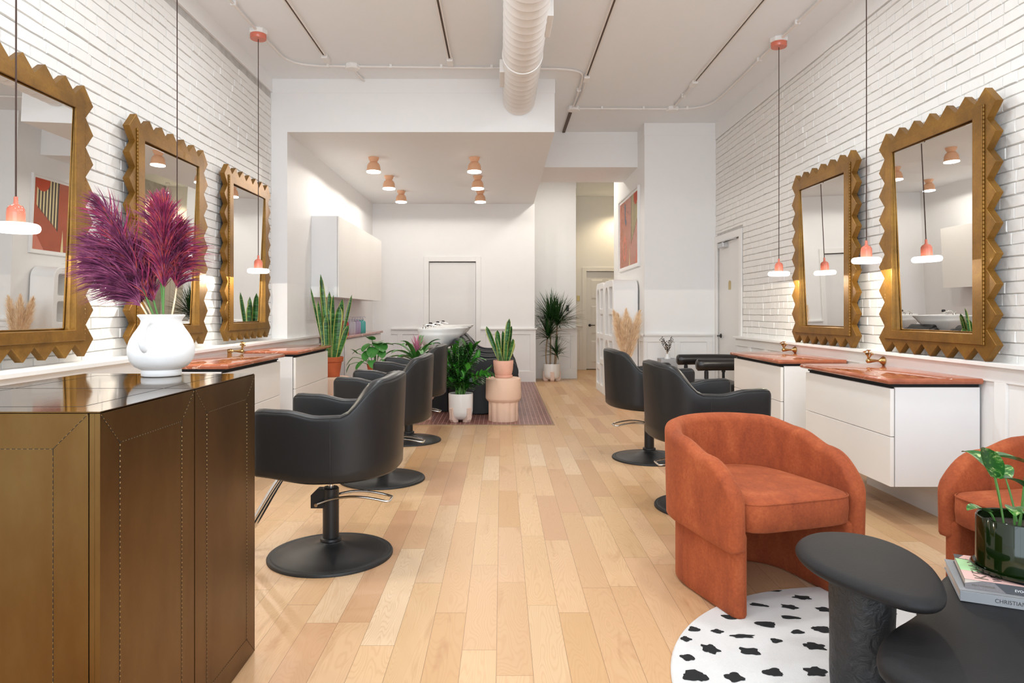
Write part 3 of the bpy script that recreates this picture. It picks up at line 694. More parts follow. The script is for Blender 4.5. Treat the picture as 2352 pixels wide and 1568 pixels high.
# ============================================================ SALON CHAIRS
def ushell(t, name, m, xf, xs, xb, hw, th, e, H, B, flare=0.0, rt=0.03, rend=0.03, rfront=0.0, nA=12, nB=28, sub=0, flareback=None, arm_in=0.0, cut=None):
    """upholstered U-shaped shell, open to +x. H(x) height of the top, B bottom"""
    P = []
    for i in range(nA): P.append((xf-(xf-xs)*i/nA, hw-arm_in*(1-i/nA)**2))
    for i in range(nB+1):
        a = PI/2-PI*i/nB
        P.append((xs-(xs-xb)*abs(math.cos(a))**e, hw*math.copysign(abs(math.sin(a))**e, math.sin(a))))
    for i in range(1, nA+1): P.append((xs+(xf-xs)*i/nA, -hw+arm_in*(i/nA)**2))
    N = []
    for i in range(len(P)):
        a = Vector(P[max(i-1, 0)]); b = Vector(P[min(i+1, len(P)-1)]); d = (b-a).normalized(); N.append((-d.y, d.x, d))
    L = [0]
    for i in range(1, len(P)): L.append(L[-1]+(Vector(P[i])-Vector(P[i-1])).length)
    rows = []
    def ring(p, n, h, top, bot, r, off=(0, 0)):
        q = []; r = min(r, h*0.98)
        zs = [bot+(top-r-bot)*k/6 for k in range(7)]
        sec = [(h, z) for z in zs]
        sec[0] = (h-min(0.012, h*.5), bot); sec.insert(1, (h, bot+0.012))
        for k in range(1, 6):
            a = PI/2*k/6; sec.append((h-r+r*math.cos(a), top-r+r*math.sin(a)))
        sec.append((0, top+0.004))
        sec += [(-o_, z) for o_, z in reversed(sec[:-1])]
        out = []
        for o_, z in sec:
            w = o_+flare*(z-bot)
            out.append((p[0]+n[0]*w, p[1]+n[1]*w, z))
        return out
    for i, p in enumerate(P):
        nx, ny = -N[i][0], -N[i][1]
        de = min(L[i], L[-1]-L[i])+rend; top = H(p[0])
        if rfront and de < rfront: top = top-rfront+math.sqrt(max(0, rfront**2-(rfront-de)**2))
        bot = B(p[0]) if callable(B) else B
        rows.append(ring(p, (nx, ny), th/2, max(top, bot+0.1), bot, rt))
    def endcap(row, d, flip):
        out = []; c = Vector(P[0] if not flip else P[-1])
        cen = [sum(q[k] for q in row)/len(row) for k in range(3)]
        n = len(row)
        for s in (0.2, 0.4, 0.6, 0.8, 0.92, 1.0):
            a = s*PI/2; w = math.cos(a); adv = rend*math.sin(a)
            rr = []
            for j in range(n):
                q = Vector(row[j]); mid = (Vector(row[j])+Vector(row[n-1-j]))/2
                q2 = mid+(q-mid)*w
                zc = q2.z; ztop = max(r_[2] for r_ in row); zb = min(r_[2] for r_ in row)
                sh = rend*(1-math.cos(a))*0.5; de = rend-adv
                h0 = H(P[0][0] if not flip else P[-1][0])+0.004
                zt_ = min(ztop, h0-rfront+math.sqrt(max(0, rfront**2-(rfront-de)**2))) if rfront else ztop-sh
                zc = zb+sh+(zc-zb)*(zt_-zb-sh)/(ztop-zb)
                rr.append((q2.x+d[0]*adv, q2.y+d[1]*adv, zc))
            out.append(rr)
        return out
    d0 = (Vector(P[0])-Vector(P[1])).normalized(); d1 = (Vector(P[-1])-Vector(P[-2])).normalized()
    rows = list(reversed(endcap(rows[0], d0, False)))+rows+endcap(rows[-1], d1, True)
    mb = MB(); mb.grid(rows, True, capa=True, capb=True)
    o = mb.build(name, m, t, smooth=60, sub=sub)
    return o, rows
def lerp(pts, x):
    if x <= pts[0][0]: return pts[0][1]
    for (a, b), (c, d) in zip(pts, pts[1:]):
        if x <= c:
            s = (x-a)/(c-a); s = s*s*(3-2*s); return b+(d-b)*s
    return pts[-1][1]

def salon_chair(loc, rz, label):
    t = thing('salon_chair', label, 'salon chair', loc, rz, 'black leather salon chairs')
    Hp = [(-0.34, 0.925), (-0.275, 0.905), (-0.12, 0.745), (-0.02, 0.742), (0.14, 0.770), (0.30, 0.778)]
    Bp = [(-0.4, 0.452), (0.0, 0.432), (0.30, 0.47)]
    o, rows = ushell(t, 'shell', 'leather', 0.255, -0.08, -0.315, 0.292, 0.078, 0.80, lambda x: lerp(Hp, x), lambda x: lerp(Bp, x), flare=0.04, rt=0.022, rend=0.028, rfront=0.045)
    # piping: outer and inner edge of the top roll, and a seam where back meets arm
    k = 12
    for nm, idx in (('piping', 10), ('piping', -11)):
        pts = [Vector(r[idx]) for r in rows[5:-5]]
        MB().tube(pts, 0.0032, 6).build(nm, 'seam', t, smooth=60)
    for side in (0, 1):
        r = rows[18] if side == 0 else rows[-19]
        n = len(r); MB().tube([Vector(q) for q in r[:11]], 0.0022, 6).build('seam', 'seam', t, smooth=60)
    # seat
    pr = []
    def sq(sx, sy, z, cx=-0.0):
        return [(cx+sx*math.copysign(abs(math.cos(a))**0.6, math.cos(a)), sy*math.copysign(abs(math.sin(a))**0.6, math.sin(a)), z) for a in [2*PI*i/40 for i in range(40)]]
    mb = MB(); mb.grid([sq(0.265, 0.250, 0.46), sq(0.285, 0.255, 0.475), sq(0.29, 0.256, 0.54), sq(0.275, 0.25, 0.568), sq(0.2, 0.2, 0.582), sq(0.05, 0.05, 0.585)], True, capa=True, capb=True)
    mb.build('seat', 'leather', t, smooth=50)
    MB().box(-0.22, -0.24, 0.442, 0.25, 0.24, 0.462).box(-0.10, -0.09, 0.425, 0.14, 0.09, 0.445).build('underframe', 'black_metal', t, bevel=0.004)
    MB().lathe([(0.03, 0.40), (0.034, 0.402), (0.034, 0.43), (0.0, 0.43)], n=24).build('collar', 'black_metal', t, smooth=40)
    MB().lathe([(0.0145, 0.33), (0.0145, 0.405)], n=20).build('piston', 'chrome', t, smooth=60)
    MB().lathe([(0.040, 0.07), (0.040, 0.335), (0.034, 0.342), (0, 0.342)], n=32).build('column', 'black_metal', t, smooth=40)
    MB().lathe([(0.0, 0), (0.306, 0), (0.308, 0.006), (0.302, 0.012), (0.280, 0.015), (0.272, 0.018), (0.20, 0.027), (0.13, 0.040), (0.08, 0.054), (0.055, 0.066), (0.051, 0.072), (0.054, 0.078), (0.052, 0.088), (0.040, 0.092), (0.0, 0.092)], n=64).build('base', 'black_metal', t, smooth=35)
    MB().lathe([(0.278, 0.0165), (0.283, 0.0185), (0.290, 0.0175), (0.293, 0.015), (0.298, 0.0155), (0.306, 0.013), (0.3095, 0.007), (0.309, 0.0)], n=64).build('rubber_ring', 'seam', t, smooth=40)
    # pump bracket and lever
    MB().prism([(0.0, 0.24), (0.075, 0.24), (0.075, 0.305), (0.045, 0.335), (0.0, 0.335)], lambda a, b, k: (0.02+a, 0.028-0.056*k, b)).build('pump_housing', 'black_metal', t, bevel=0.002)
    lp = smoothpoly([(0.062, -0.045, 0.262), (-0.02, -0.05, 0.293), (-0.12, -0.06, 0.308), (-0.22, -0.06, 0.298), (-0.30, -0.058, 0.278), (-0.305, -0.03, 0.282), (-0.305, 0.03, 0.282), (-0.30, 0.058, 0.280), (-0.22, 0.06, 0.300), (-0.12, 0.06, 0.310), (-0.02, 0.05, 0.295), (0.062, 0.045, 0.264)], 2, False)
    MB().tube(lp, 0.0062, 8).tube([(0.062, -0.052, 0.262), (0.062, 0.052, 0.262)], 0.009, 10).build('pump_lever', 'chrome', t, smooth=60)
    # footrest
    mb = MB()
    for s in (-1, 1):
        mb.tube(smoothpoly([(0.0, s*0.035, 0.432), (0.16, s*0.035, 0.430), (0.22, s*0.037, 0.425), (0.27, s*0.04, 0.36), (0.38, s*0.05, 0.17), (0.41, s*0.055, 0.12), (0.46, s*0.06, 0.105)], 2, False), 0.0135, 10)
    mb.tube([(0.46, -0.14, 0.105), (0.46, 0.14, 0.105)], 0.012, 8)
    mb.build('footrest', 'chrome', t, smooth=60)
    return t
c0 = salon_chair((-0.86, 3.44, 0), PI, 'black leather salon chair nearest on the left, beside the bronze desk')
dup(c0, (-0.87, 4.99, 0), PI, 'black leather salon chair in the middle of the left row of three')
dup(c0, (-0.885, 6.50, 0), PI, 'black leather salon chair farthest in the left row of three')
dup(c0, (1.27, 4.27, 0), 0.05, 'black leather salon chair directly behind the rust armchair')
dup(c0, (1.235, 5.71, 0), 0.05, 'black leather salon chair on the right, in front of the white arched shelf')

# ============================================================ RUST ARMCHAIRS
def armchair(loc, rz, label):
    t = thing('armchair', label, 'armchair', loc, rz, 'rust velvet barrel armchairs')
    Hp = [(-0.38, 0.720), (-0.24, 0.712), (-0.05, 0.675), (0.15, 0.625), (0.33, 0.585)]
    o, rows = ushell(t, 'backrest', 'velvet', 0.30, -0.02, -0.322, 0.310, 0.076, 0.90, lambda x: lerp(Hp, x), lambda x: 0.285-0.02*max(0, x)/0.3, flare=0.02, rt=0.037, rend=0.045, rfront=0.17, arm_in=0.015, nA=16, nB=36)
    ushell(t, 'leg', 'velvet', 0.295, -0.02, -0.285, 0.276, 0.066, 0.90, lambda x: 0.345, 0.002, rt=0.02, rend=0.03, arm_in=0.0, nA=12, nB=36)
    def sq(sx, sy, z, cx=0.0, e=0.5):
        out = []
        for i in range(48):
            a = 2*PI*i/48; c, s_ = math.cos(a), math.sin(a)
            ex = 0.28 if c > 0 else 0.85
            out.append((cx+sx*math.copysign(abs(c)**(0.30 if c > 0 else 0.8), c), sy*math.copysign(abs(s_)**(0.30 if c > 0 else 0.8), s_), z))
        return out
    mb = MB()
    mb.grid([sq(0.320, 0.262, 0.342, 0.02), sq(0.331, 0.271, 0.350, 0.02), sq(0.335, 0.273, 0.40, 0.02), sq(0.333, 0.273, 0.452, 0.02), sq(0.320, 0.264, 0.464, 0.02), sq(0.25, 0.21, 0.481, 0.01), sq(0.12, 0.12, 0.485, 0.0), sq(0.02, 0.02, 0.487, 0.0)], True, capa=True, capb=True)
    seat = mb.build('seat', 'velvet', t, smooth=60)
    MB().tube([Vector(p) for p in sq(0.332, 0.272, 0.457, 0.02)]+[Vector(sq(0.332, 0.272, 0.457, 0.02)[0])], 0.0035, 6).build('piping', 'velvet', seat, smooth=60)
    MB().box(-0.22, -0.21, 0.315, 0.20, 0.21, 0.346).build('seat_frame', 'velvet', t, bevel=0.02)
    return t
a0 = armchair((1.12, 3.085, 0), -PI/2+0.30, 'rust velvet barrel armchair in the middle, facing the camera, front leg on the rug')
dup(a0, (2.25, 2.66, 0), PI+0.15, 'rust velvet barrel armchair cut off by the right edge, behind the potted plant')

# ============================================================ RUG
rug = MB(); cx, cy, R = 1.45, 2.12, 0.895
prof = [(0.0, 0.004), (R, 0.004), (R+0.004, 0.008), (R-0.002, 0.014), (0.0, 0.015)]
rug.lathe([(R, 0.0), (R+0.003, 0.004), (R-0.002, 0.0085), (0.0, 0.009)], (0, 0, 0), 120)
rs = random.Random(5)
spots = [(1.18, 2.969, .05, .014), (1.276, 2.898, .05, .028), (1.063, 2.825, .05, .020), (1.184, 2.806, .045, .028), (1.317, 2.78, .045, .03), (0.915, 2.712, .052, .026), (1.145, 2.709, .05, .020), (1.026, 2.65, .052, .034),
 (0.735, 2.609, .03, .026), (0.819, 2.591, .028, .022), (1.223, 2.607, .045, .038), (0.902, 2.552, .06, .020), (1.121, 2.586, .035, .022), (0.682, 2.531, .026, .026), (1.012, 2.517, .028, .024), (0.751, 2.456, .038, .048), (0.886, 2.439, .05, .036),
 (1.135, 2.475, .052, .036), (0.653, 2.395, .032, .030), (0.644, 2.273, .055, .048), (0.913, 2.296, .045, .034), (1.058, 2.301, .05, .04), (0.772, 2.265, .042, .038)]
for gy in range(14):
    for gx in range(12):
        x = 0.62+gx*0.155+(0.07 if gy % 2 else 0)+rs.uniform(-.02, .02); y = 1.25+gy*0.125+rs.uniform(-.02, .02)
        if math.hypot(x-cx, y-cy) > R-0.05: continue
        if any(math.hypot(x-a, y-b) < 0.125 for a, b, _, _ in spots): continue
        if x < 1.3 and 2.26 < y < 3.0: continue
        spots.append((x, y, rs.uniform(.03, .055), rs.uniform(.018, .04)))
for x, y, a, b in spots:
    a *= 0.72; b *= 0.72; n = 30; ph = rs.uniform(0, 6); k = rs.choice([3, 4, 5]); rot = rs.uniform(-.35, .35); pts = []
    for i in range(n):
        th = 2*PI*i/n; r = 1+0.16*math.sin(k*th+ph)+rs.uniform(-.10, .10)
        px, py = a*r*math.copysign(abs(math.cos(th))**.8, math.cos(th)), b*r*math.copysign(abs(math.sin(th))**.8, math.sin(th))
        X_, Y_ = x-cx+px*math.cos(rot)-py*math.sin(rot), y-cy+px*math.sin(rot)+py*math.cos(rot)
        q = math.hypot(X_, Y_)
        if q > R-0.006: X_, Y_ = X_*(R-0.006)/q, Y_*(R-0.006)/q
        pts.append((X_, Y_))
    rug.add([(p, q, 0.0098) for p, q in pts], [tuple(range(n))], 1)
o = rug.build('rug', ['wool', 'wool_b'], smooth=40); o.location = (cx, cy, 0.0005)
tag(o, 'round white wool rug with scattered black dabs under the black tables', 'rug')

# ============================================================ BLACK TABLES
def slab(outline, z0, z1, r, sub=2, lift=0.0):
    """pebble-edged table top from a plan outline"""
    pts = smoothpoly(outline, sub); c = sum(pts, Vector((0, 0)))/len(pts)
    n = len(pts); rows = []
    nor = []
    for i in range(n):
        d = (pts[(i+1) % n]-pts[i-1]).normalized(); nn = Vector((d.y, -d.x))
        if nn.dot(pts[i]-c) < 0: nn = -nn
        nor.append(nn)
    zm = (z0+z1)/2; hz = (z1-z0)/2
    for k in range(0, 13):
        a = -PI/2+PI*k/12; d = -r+r*math.cos(a)*1.0; z = zm+hz*math.sin(a)
        rows.append([(p.x+m.x*d, p.y+m.y*d, z) for p, m in zip(pts, nor)])
    for s, dz in ((0.75, 0.003), (0.4, 0.004), (0.08, 0.004)):
        rows.append([(c.x+(x-c.x)*s, c.y+(y-c.y)*s, z1+dz) for x, y, _ in rows[12]])
    return rows
def pillar(mb, cx, cy, r, z0, z1, seed, n=40, k=14, amp=0.006):
    rows = []
    for i in range(k+1):
        z = z0+(z1-z0)*i/k; row = []
        for j in range(n):
            a = 2*PI*j/n; rr = r+amp*noise.noise(Vector((math.cos(a)*2, math.sin(a)*2, z*9+seed)))
            row.append((cx+rr*math.cos(a), cy+rr*math.sin(a), z))
        rows.append(row)
    mb.grid(rows, True, capa=True, capb=True)
tt = thing('side_table', 'taller black plaster side table with a tilted-looking oval top and round leg', 'table', (1.16, 2.10, 0))
ol = [(0.955, 2.236), (1.016, 2.332), (1.091, 2.388), (1.187, 2.395), (1.271, 2.35), (1.320, 2.25), (1.320, 2.11), (1.277, 1.975), (1.211, 1.848), (1.150, 1.79), (1.08, 1.80), (1.022, 1.877), (0.965, 1.983), (0.938, 2.10)]
mb = MB(); mb.grid(slab([(a-1.16, b-2.10) for a, b in ol], 0.416, 0.46, 0.036), True, capa=True, capb=True)
mb.build('tabletop', 'table', tt, smooth=60)
mb = MB(); pillar(mb, -0.045, 0.01, 0.092, 0.010, 0.42, 3.3); mb.build('leg', 'table_leg', tt, smooth=60)
lt = thing('coffee_table', 'low black plaster coffee table with a pebble-shaped top holding two books', 'table', (1.5, 1.95, 0))
ol = [(0.955, 1.72), (1.0, 1.83), (1.09, 1.94), (1.23, 2.04), (1.36, 2.16), (1.48, 2.32), (1.64, 2.44), (1.80, 2.42), (1.90, 2.30), (1.97, 2.08), (1.96, 1.82), (1.88, 1.58), (1.6, 1.46), (1.3, 1.44), (1.06, 1.52)]
mb = MB(); mb.grid(slab([(a-1.5, b-1.95) for a, b in ol], 0.262, 0.33, 0.055), True, capa=True, capb=True)
mb.build('tabletop', 'table', lt, smooth=60)
for dx, dy, sd in ((-0.22, -0.22, 1.0), (0.32, 0.25, 2.0), (0.34, -0.2, 5.0)):
    mb = MB(); pillar(mb, dx, dy, 0.12, 0.010, 0.28, sd); mb.build('leg', 'table_leg', lt, smooth=60)

# ============================================================ BOOKS
bk = thing('book', 'thick grey hardback book at the bottom of the pile on the black coffee table', 'book', (1.409, 2.098, 0.3345), math.radians(-25))
MB().box(0, 0, 0, 0.40, 0.295, 0.003).box(0, 0, 0.029, 0.40, 0.295, 0.032).box(0, -0.001, 0, 0.40, 0.004, 0.032).build('cover', 'book_grey', bk, bevel=0.0008, seg=1)
MB().box(0.004, 0.004, 0.003, 0.395, 0.290, 0.029).build('pages', 'paper', bk)
text_mesh('title', 'CHRISTIAN DIOR', 0.0165, 'ink', bk, (0.088, -0.0012, 0.0105), (PI/2, 0, 0), 0.0002, 0.95)
b2 = thing('book', 'pink, mint and grey book under the dark green plant pot', 'book', (1.437, 2.118, 0.367), math.radians(-26.5))
MB().box(0, 0, 0, 0.34, 0.245, 0.0025).box(0, -0.001, 0, 0.34, 0.004, 0.027).box(0, 0, 0.0245, 0.34, 0.245, 0.027).build('cover', 'book_dark', b2, bevel=0.0006, seg=1)
MB().box(0.003, 0.004, 0.0025, 0.336, 0.241, 0.0245).build('pages', 'paper', b2)
zt = 0.0273
mb = MB()
mb.add([(0.0, 0.0, zt), (0.17, 0.0, zt), (0.0, 0.11, zt)], [(0, 1, 2)], 0)
mb.add([(0.0, 0.085, zt+.0002), (0.10, 0.085, zt+.0002), (0.10, 0.18, zt+.0002), (0.0, 0.20, zt+.0002)], [(0, 1, 2, 3)], 1)
mb.add([(0.01, 0.205, zt), (0.34, 0.12, zt), (0.34, 0.245, zt), (0.03, 0.245, zt)], [(0, 1, 2, 3)], 0)
mb.add([(0.0, -0.0013, 0.0), (0.105, -0.0013, 0.0), (0.075, -0.0013, 0.027), (0.0, -0.0013, 0.027)], [(0, 1, 2, 3)], 2)
mb.add([(0.0, -0.0015, 0.015), (0.018, -0.0015, 0.020), (0.045, -0.0015, 0.027), (0.0, -0.0015, 0.027)], [(0, 1, 2, 3)], 3)
mb.build('cover_design', ['book_pink', 'book_mint', 'book_mid', 'paper'], b2)
text_mesh('cover_letters', 'KELLY', 0.052, 'ink_b', b2, (0.064, 0.012, zt+0.0006), (0, 0, PI/2), 0.0001, 1.35)
text_mesh('cover_letters', 'WE', 0.034, 'ink', b2, (0.098, 0.012, zt+0.0006), (0, 0, PI/2), 0.0001, 1.0)
text_mesh('title', 'EVOCATIVE', 0.0098, 'ink_w', b2, (0.126, -0.0016, 0.0095), (PI/2, 0, 0), 0.0002, 1.1)
text_mesh('title', 'KELLY WEARSTLER', 0.0070, 'ink_b', b2, (0.018, -0.0018, 0.010), (PI/2, 0, 0), 0.0002)

# ============================================================ LEAF TOOLS
def leaf(mb, p, d, L, w, droop=0.5, n=8, fold=0.15, prof=None, mi=0, edge=None, twist=0.0, side=None, curl=0.0):
    """blade from p along d; width profile prof(t); edge = material slot for the outer strips"""
    p = Vector(p); d = Vector(d).normalized()
    s = Vector(side) if side else d.cross(Vector((0, 0, 1)))
    if s.length < 1e-3: s = Vector((1, 0, 0))
    s.normalize()
    prof = prof or (lambda t: math.sin(PI*min(1, t*0.93+0.07))**0.8)
    rows = []; st = L/n
    for i in range(n+1):
        t = i/n; ww = max(w*prof(t)/2, 0.0006)
        sd = (Matrix.Rotation(twist*t, 3, d) @ s).normalized(); up = sd.cross(d).normalized()
        f = up*ww*fold
        if edge is None: rows.append([p-sd*ww+f, p-f*0.2, p+sd*ww+f])
        else: rows.append([p-sd*ww+f, p-sd*ww*0.74+f*.5, p-f*0.3, p+sd*ww*0.74+f*.5, p+sd*ww+f])
        p = p+d*st
        d = (d+Vector((0, 0, -1))*droop*st/max(L, 1e-4)*(0.4+t*1.2)+up*curl*st).normalized()
    if edge is None: mb.grid(rows, False, mi)
    else:
        k = 5
        for j, m_ in ((0, edge), (1, mi), (2, mi), (3, edge)):
            mb.grid([[r[j], r[j+1]] for r in rows], False, m_)
def strap(t): return (0.55+0.45*math.sin(PI*min(1, t*1.2)*0.5)) * (1 if t < 0.72 else math.sqrt(max(0, 1-((t-0.72)/0.28)**2))*1.0)
def snake_leaves(mb, specs, seed):
    r = random.Random(seed)
    for (x, y, z), lx, ly, L, w in specs:
        d = Vector((lx, ly, 1)).normalized(); a = r.uniform(-.5, .5)
        leaf(mb, (x, y, z), d, L, w*1.3, droop=-0.03+r.uniform(-.05, .05), n=12, fold=0.35, prof=strap, mi=0, edge=1, twist=r.uniform(-.7, .7), side=(math.cos(a), math.sin(a), 0))

# ------------------------------------------------ green pot with pothos on the books
pp = thing('potted_plant', 'variegated pothos in a glossy dark green pot standing on the books', 'potted plant', (1.635, 2.165, 0.3945))
MB().lathe([(0.0, 0), (0.098, 0), (0.121, 0.008), (0.125, 0.018), (0.122, 0.020), (0.114, 0.012), (0.0, 0.010)], n=56).build('saucer', 'green_glaze', pp, smooth=45)
MB().lathe([(0.0, 0.011), (0.102, 0.011), (0.110, 0.018), (0.110, 0.172), (0.107, 0.176), (0.103, 0.173), (0.103, 0.140), (0, 0.140)], n=56).build('pot', 'green_glaze', pp, smooth=45)
MB().lathe([(0.0, 0.149), (0.06, 0.150), (0.1025, 0.146), (0.1025, 0.13)], n=24).build('soil', 'soil', pp)
mb = MB(); sb = MB(); r = random.Random(12)
def heart(t): return (math.sin(PI*min(1, t*0.86+0.14))**0.75)*(1.0 if t > .5 else 1.0)
PL = [((-0.055, -0.02), (-0.075, -0.01), 0.155, (-0.35, -0.2, 0.9), 0.115, 0.052), ((-0.02, -0.03), (-0.005, -0.05), 0.13, (-0.75, 0.0, 0.65), 0.085, 0.045), ((0.0, -0.04), (0.02, -0.07), 0.10, (-0.2, -0.5, 0.55), 0.105, 0.06),
      ((0.01, 0), (0.03, 0.0), 0.20, (-0.9, 0.1, 0.35), 0.125, 0.055), ((0.02, -0.03), (0.05, -0.06), 0.12, (0.5, -0.3, 0.8), 0.11, 0.058), ((-0.06, 0.01), (-0.09, 0.0), 0.045, (-0.9, -0.2, 0.45), 0.075, 0.045),
      ((0.04, 0.02), (0.07, 0.03), 0.17, (0.7, 0.2, 0.8), 0.12, 0.06), ((-0.02, 0.03), (-0.04, 0.05), 0.16, (-0.2, 0.7, 0.7), 0.11, 0.055), ((0.03, 0.04), (0.03, 0.09), 0.13, (0.3, 0.8, 0.5), 0.10, 0.055),
      ((0.05, -0.04), (0.09, -0.05), 0.08, (0.9, -0.3, 0.4), 0.10, 0.055), ((0.0, -0.05), (-0.01, -0.075), 0.055, (-0.5, -0.5, 0.4), 0.075, 0.042), ((0.015, -0.055), (0.04, -0.085), 0.06, (0.3, -0.6, 0.3), 0.08, 0.045), ((-0.03, -0.03), (-0.045, -0.045), 0.075, (-0.4, -0.6, 0.1), 0.07, 0.04)]
for (bx, by), (tx, ty), h, d, L, w in PL:
    L *= 1.15; w *= 1.2
    b0 = Vector((bx, by, 0.147)); b1 = Vector((tx, ty, 0.147+h)); mid = (b0+b1)/2+Vector((0, 0, 0.02))
    sb.tube(bez(b0, mid, b1, 6), [0.0032]*5+[0.0026, 0.002], 6)
    leaf(mb, b1, d, L, w, droop=1.0+r.uniform(-.2, .5), n=10, fold=0.30, prof=heart)
sb.build('stem', 'stem', pp, smooth=60); mb.build('foliage', 'vari', pp, smooth=70)

# ============================================================ BRONZE DESK
dk = thing('reception_desk', 'bronze sheet-metal reception desk with riveted seams in the left foreground', 'desk', (-1.194, 1.983, 0))
ox, oy = -1.194, 1.983
x0, x1, y0_, y1_, zt = -1.50-ox, -0.888-ox, 1.51-oy, 2.456-oy, 1.0
MB().box(x0+0.01, y0_+0.012, 0, x1-0.012, y1_-0.01, zt-0.005).build('body', 'gap', dk)
MB().box(x0+0.0005, y0_+0.0008, zt-0.004, x1-0.0008, y1_-0.0005, zt).build('desk_top', 'bronze_top', dk, bevel=0.0015, seg=1)
ys = 1.975-oy
def stitched(mb, fn, a0, a1, b0, b1, ins):
    """seams and stitches on a panel; fn(a, b, h)"""
    def bar(p, q, w=0.0012):
        p, q = Vector(p), Vector(q); d = (q-p).normalized(); n_ = Vector((-d.y, d.x))*w/2
        qs = [p-n_, q-n_, q+n_, p+n_]
        v = [fn(a.x, a.y, 0.0) for a in qs]+[fn(a.x, a.y, 0.0006) for a in qs]
        mb.add(v, [(0, 1, 2, 3), (4, 5, 6, 7), (0, 1, 5, 4), (1, 2, 6, 5), (2, 3, 7, 6), (3, 0, 4, 7)], 1)
        L = (q-p).length; k = int(L/0.0125)
        for i in range(k):
            c = p+d*(i+0.5)*0.0125; s = 0.0026
            cs = [c-d*s-n_*1.3, c+d*s-n_*1.3, c+d*s+n_*1.3, c-d*s+n_*1.3]
            v = [fn(a.x, a.y, 0.0004) for a in cs]+[fn(c.x, c.y, 0.0022)]
            mb.add(v, [(0, 1, 4), (1, 2, 4), (2, 3, 4), (3, 0, 4)], 2)
    A0, A1, B0, B1 = a0+ins, a1-ins, b0+ins, b1-ins
    for p, q in (((A0, B0), (A1, B0)), ((A1, B0), (A1, B1)), ((A1, B1), (A0, B1)), ((A0, B1), (A0, B0)), ((a0, b0), (A0, B0)), ((a1, b0), (A1, B0)), ((a1, b1), (A1, B1)), ((a0, b1), (A0, B1))): bar(p, q)
mats3 = ['bronze', 'gap', 'stitch']
for a0_, a1_ in ((y0_, ys-0.0025), (ys+0.0025, y1_)):
    mb = MB().box(x1-0.012, a0_, 0.004, x1, a1_, zt-0.0042); stitched(mb, lambda a, b, h: (x1+h, a, b), a0_, a1_, 0.004, zt-0.0042, 0.078)
    mb.build('side_panel', mats3, dk)
mb = MB().box(x0, y0_, 0.004, x1-0.026, y0_+0.012, zt-0.0042); stitched(mb, lambda a, b, h: (a, y0_-h, b), x0, x1-0.026, 0.004, zt-0.0042, 0.078); mb.build('front_panel', mats3, dk)
MB().box(x1-0.0235, y0_, 0.004, x1-0.0125, y0_+0.012, zt-0.0042).build('corner_strip', 'bronze', dk)
mb = MB().box(x0, y1_-0.012, 0.004, x1-0.012, y1_, zt-0.004); mb.build('back_panel', 'bronze', dk)
MB().box(x0, y0_+0.012, 0.004, x0+0.01, y1_-0.012, zt-0.004).build('side_panel', 'bronze', dk)
mb = MB()
for a, b, c, d in ((x1-0.09, y0_+0.08, x1-0.0888, y1_-0.08), (x0+0.09, y0_+0.08, x0+0.0912, y1_-0.08), (x0, ys, x1, ys+0.0012), (x0+0.09, y0_+0.08, x1-0.09, y0_+0.0812), (x0+0.09, y1_-0.0812, x1-0.09, y1_-0.08)):
    mb.box(a, b, zt-0.0002, c, d, zt+0.0004)
mb.build('top_seams', 'gap', dk)

# ============================================================ WHITE VASE WITH PURPLE GRASS
vx, vy, vz = -1.178, 2.365, 1.0008
vs_ = thing('vase', 'white matte ceramic jug with a side handle on the bronze desk', 'vase', (vx, vy, vz))
pr = [(0.0, 0.0), (0.060, 0.0), (0.064, 0.003), (0.064, 0.018), (0.062, 0.022), (0.085, 0.034), (0.100, 0.055), (0.1065, 0.078), (0.1065, 0.098), (0.100, 0.122), (0.088, 0.145), (0.074, 0.166), (0.066, 0.180), (0.064, 0.190), (0.069, 0.200), (0.075, 0.206), (0.0755, 0.210), (0.070, 0.212), (0.062, 0.205), (0.058, 0.18), (0.055, 0.16), (0.0, 0.15)]
MB().lathe(pr, n=64).build('body', 'matte_white', vs_, smooth=60)
ha = math.radians(-92); hp = []
for r_, z_ in ((0.060, 0.188), (0.082, 0.192), (0.108, 0.178), (0.122, 0.15), (0.124, 0.12), (0.114, 0.10), (0.098, 0.092)):
    hp.append((r_*math.cos(ha), r_*math.sin(ha), z_))
MB().tube(smoothpoly(hp, 2, False), 0.011, 12).build('handle', 'matte_white', vs_, smooth=60)

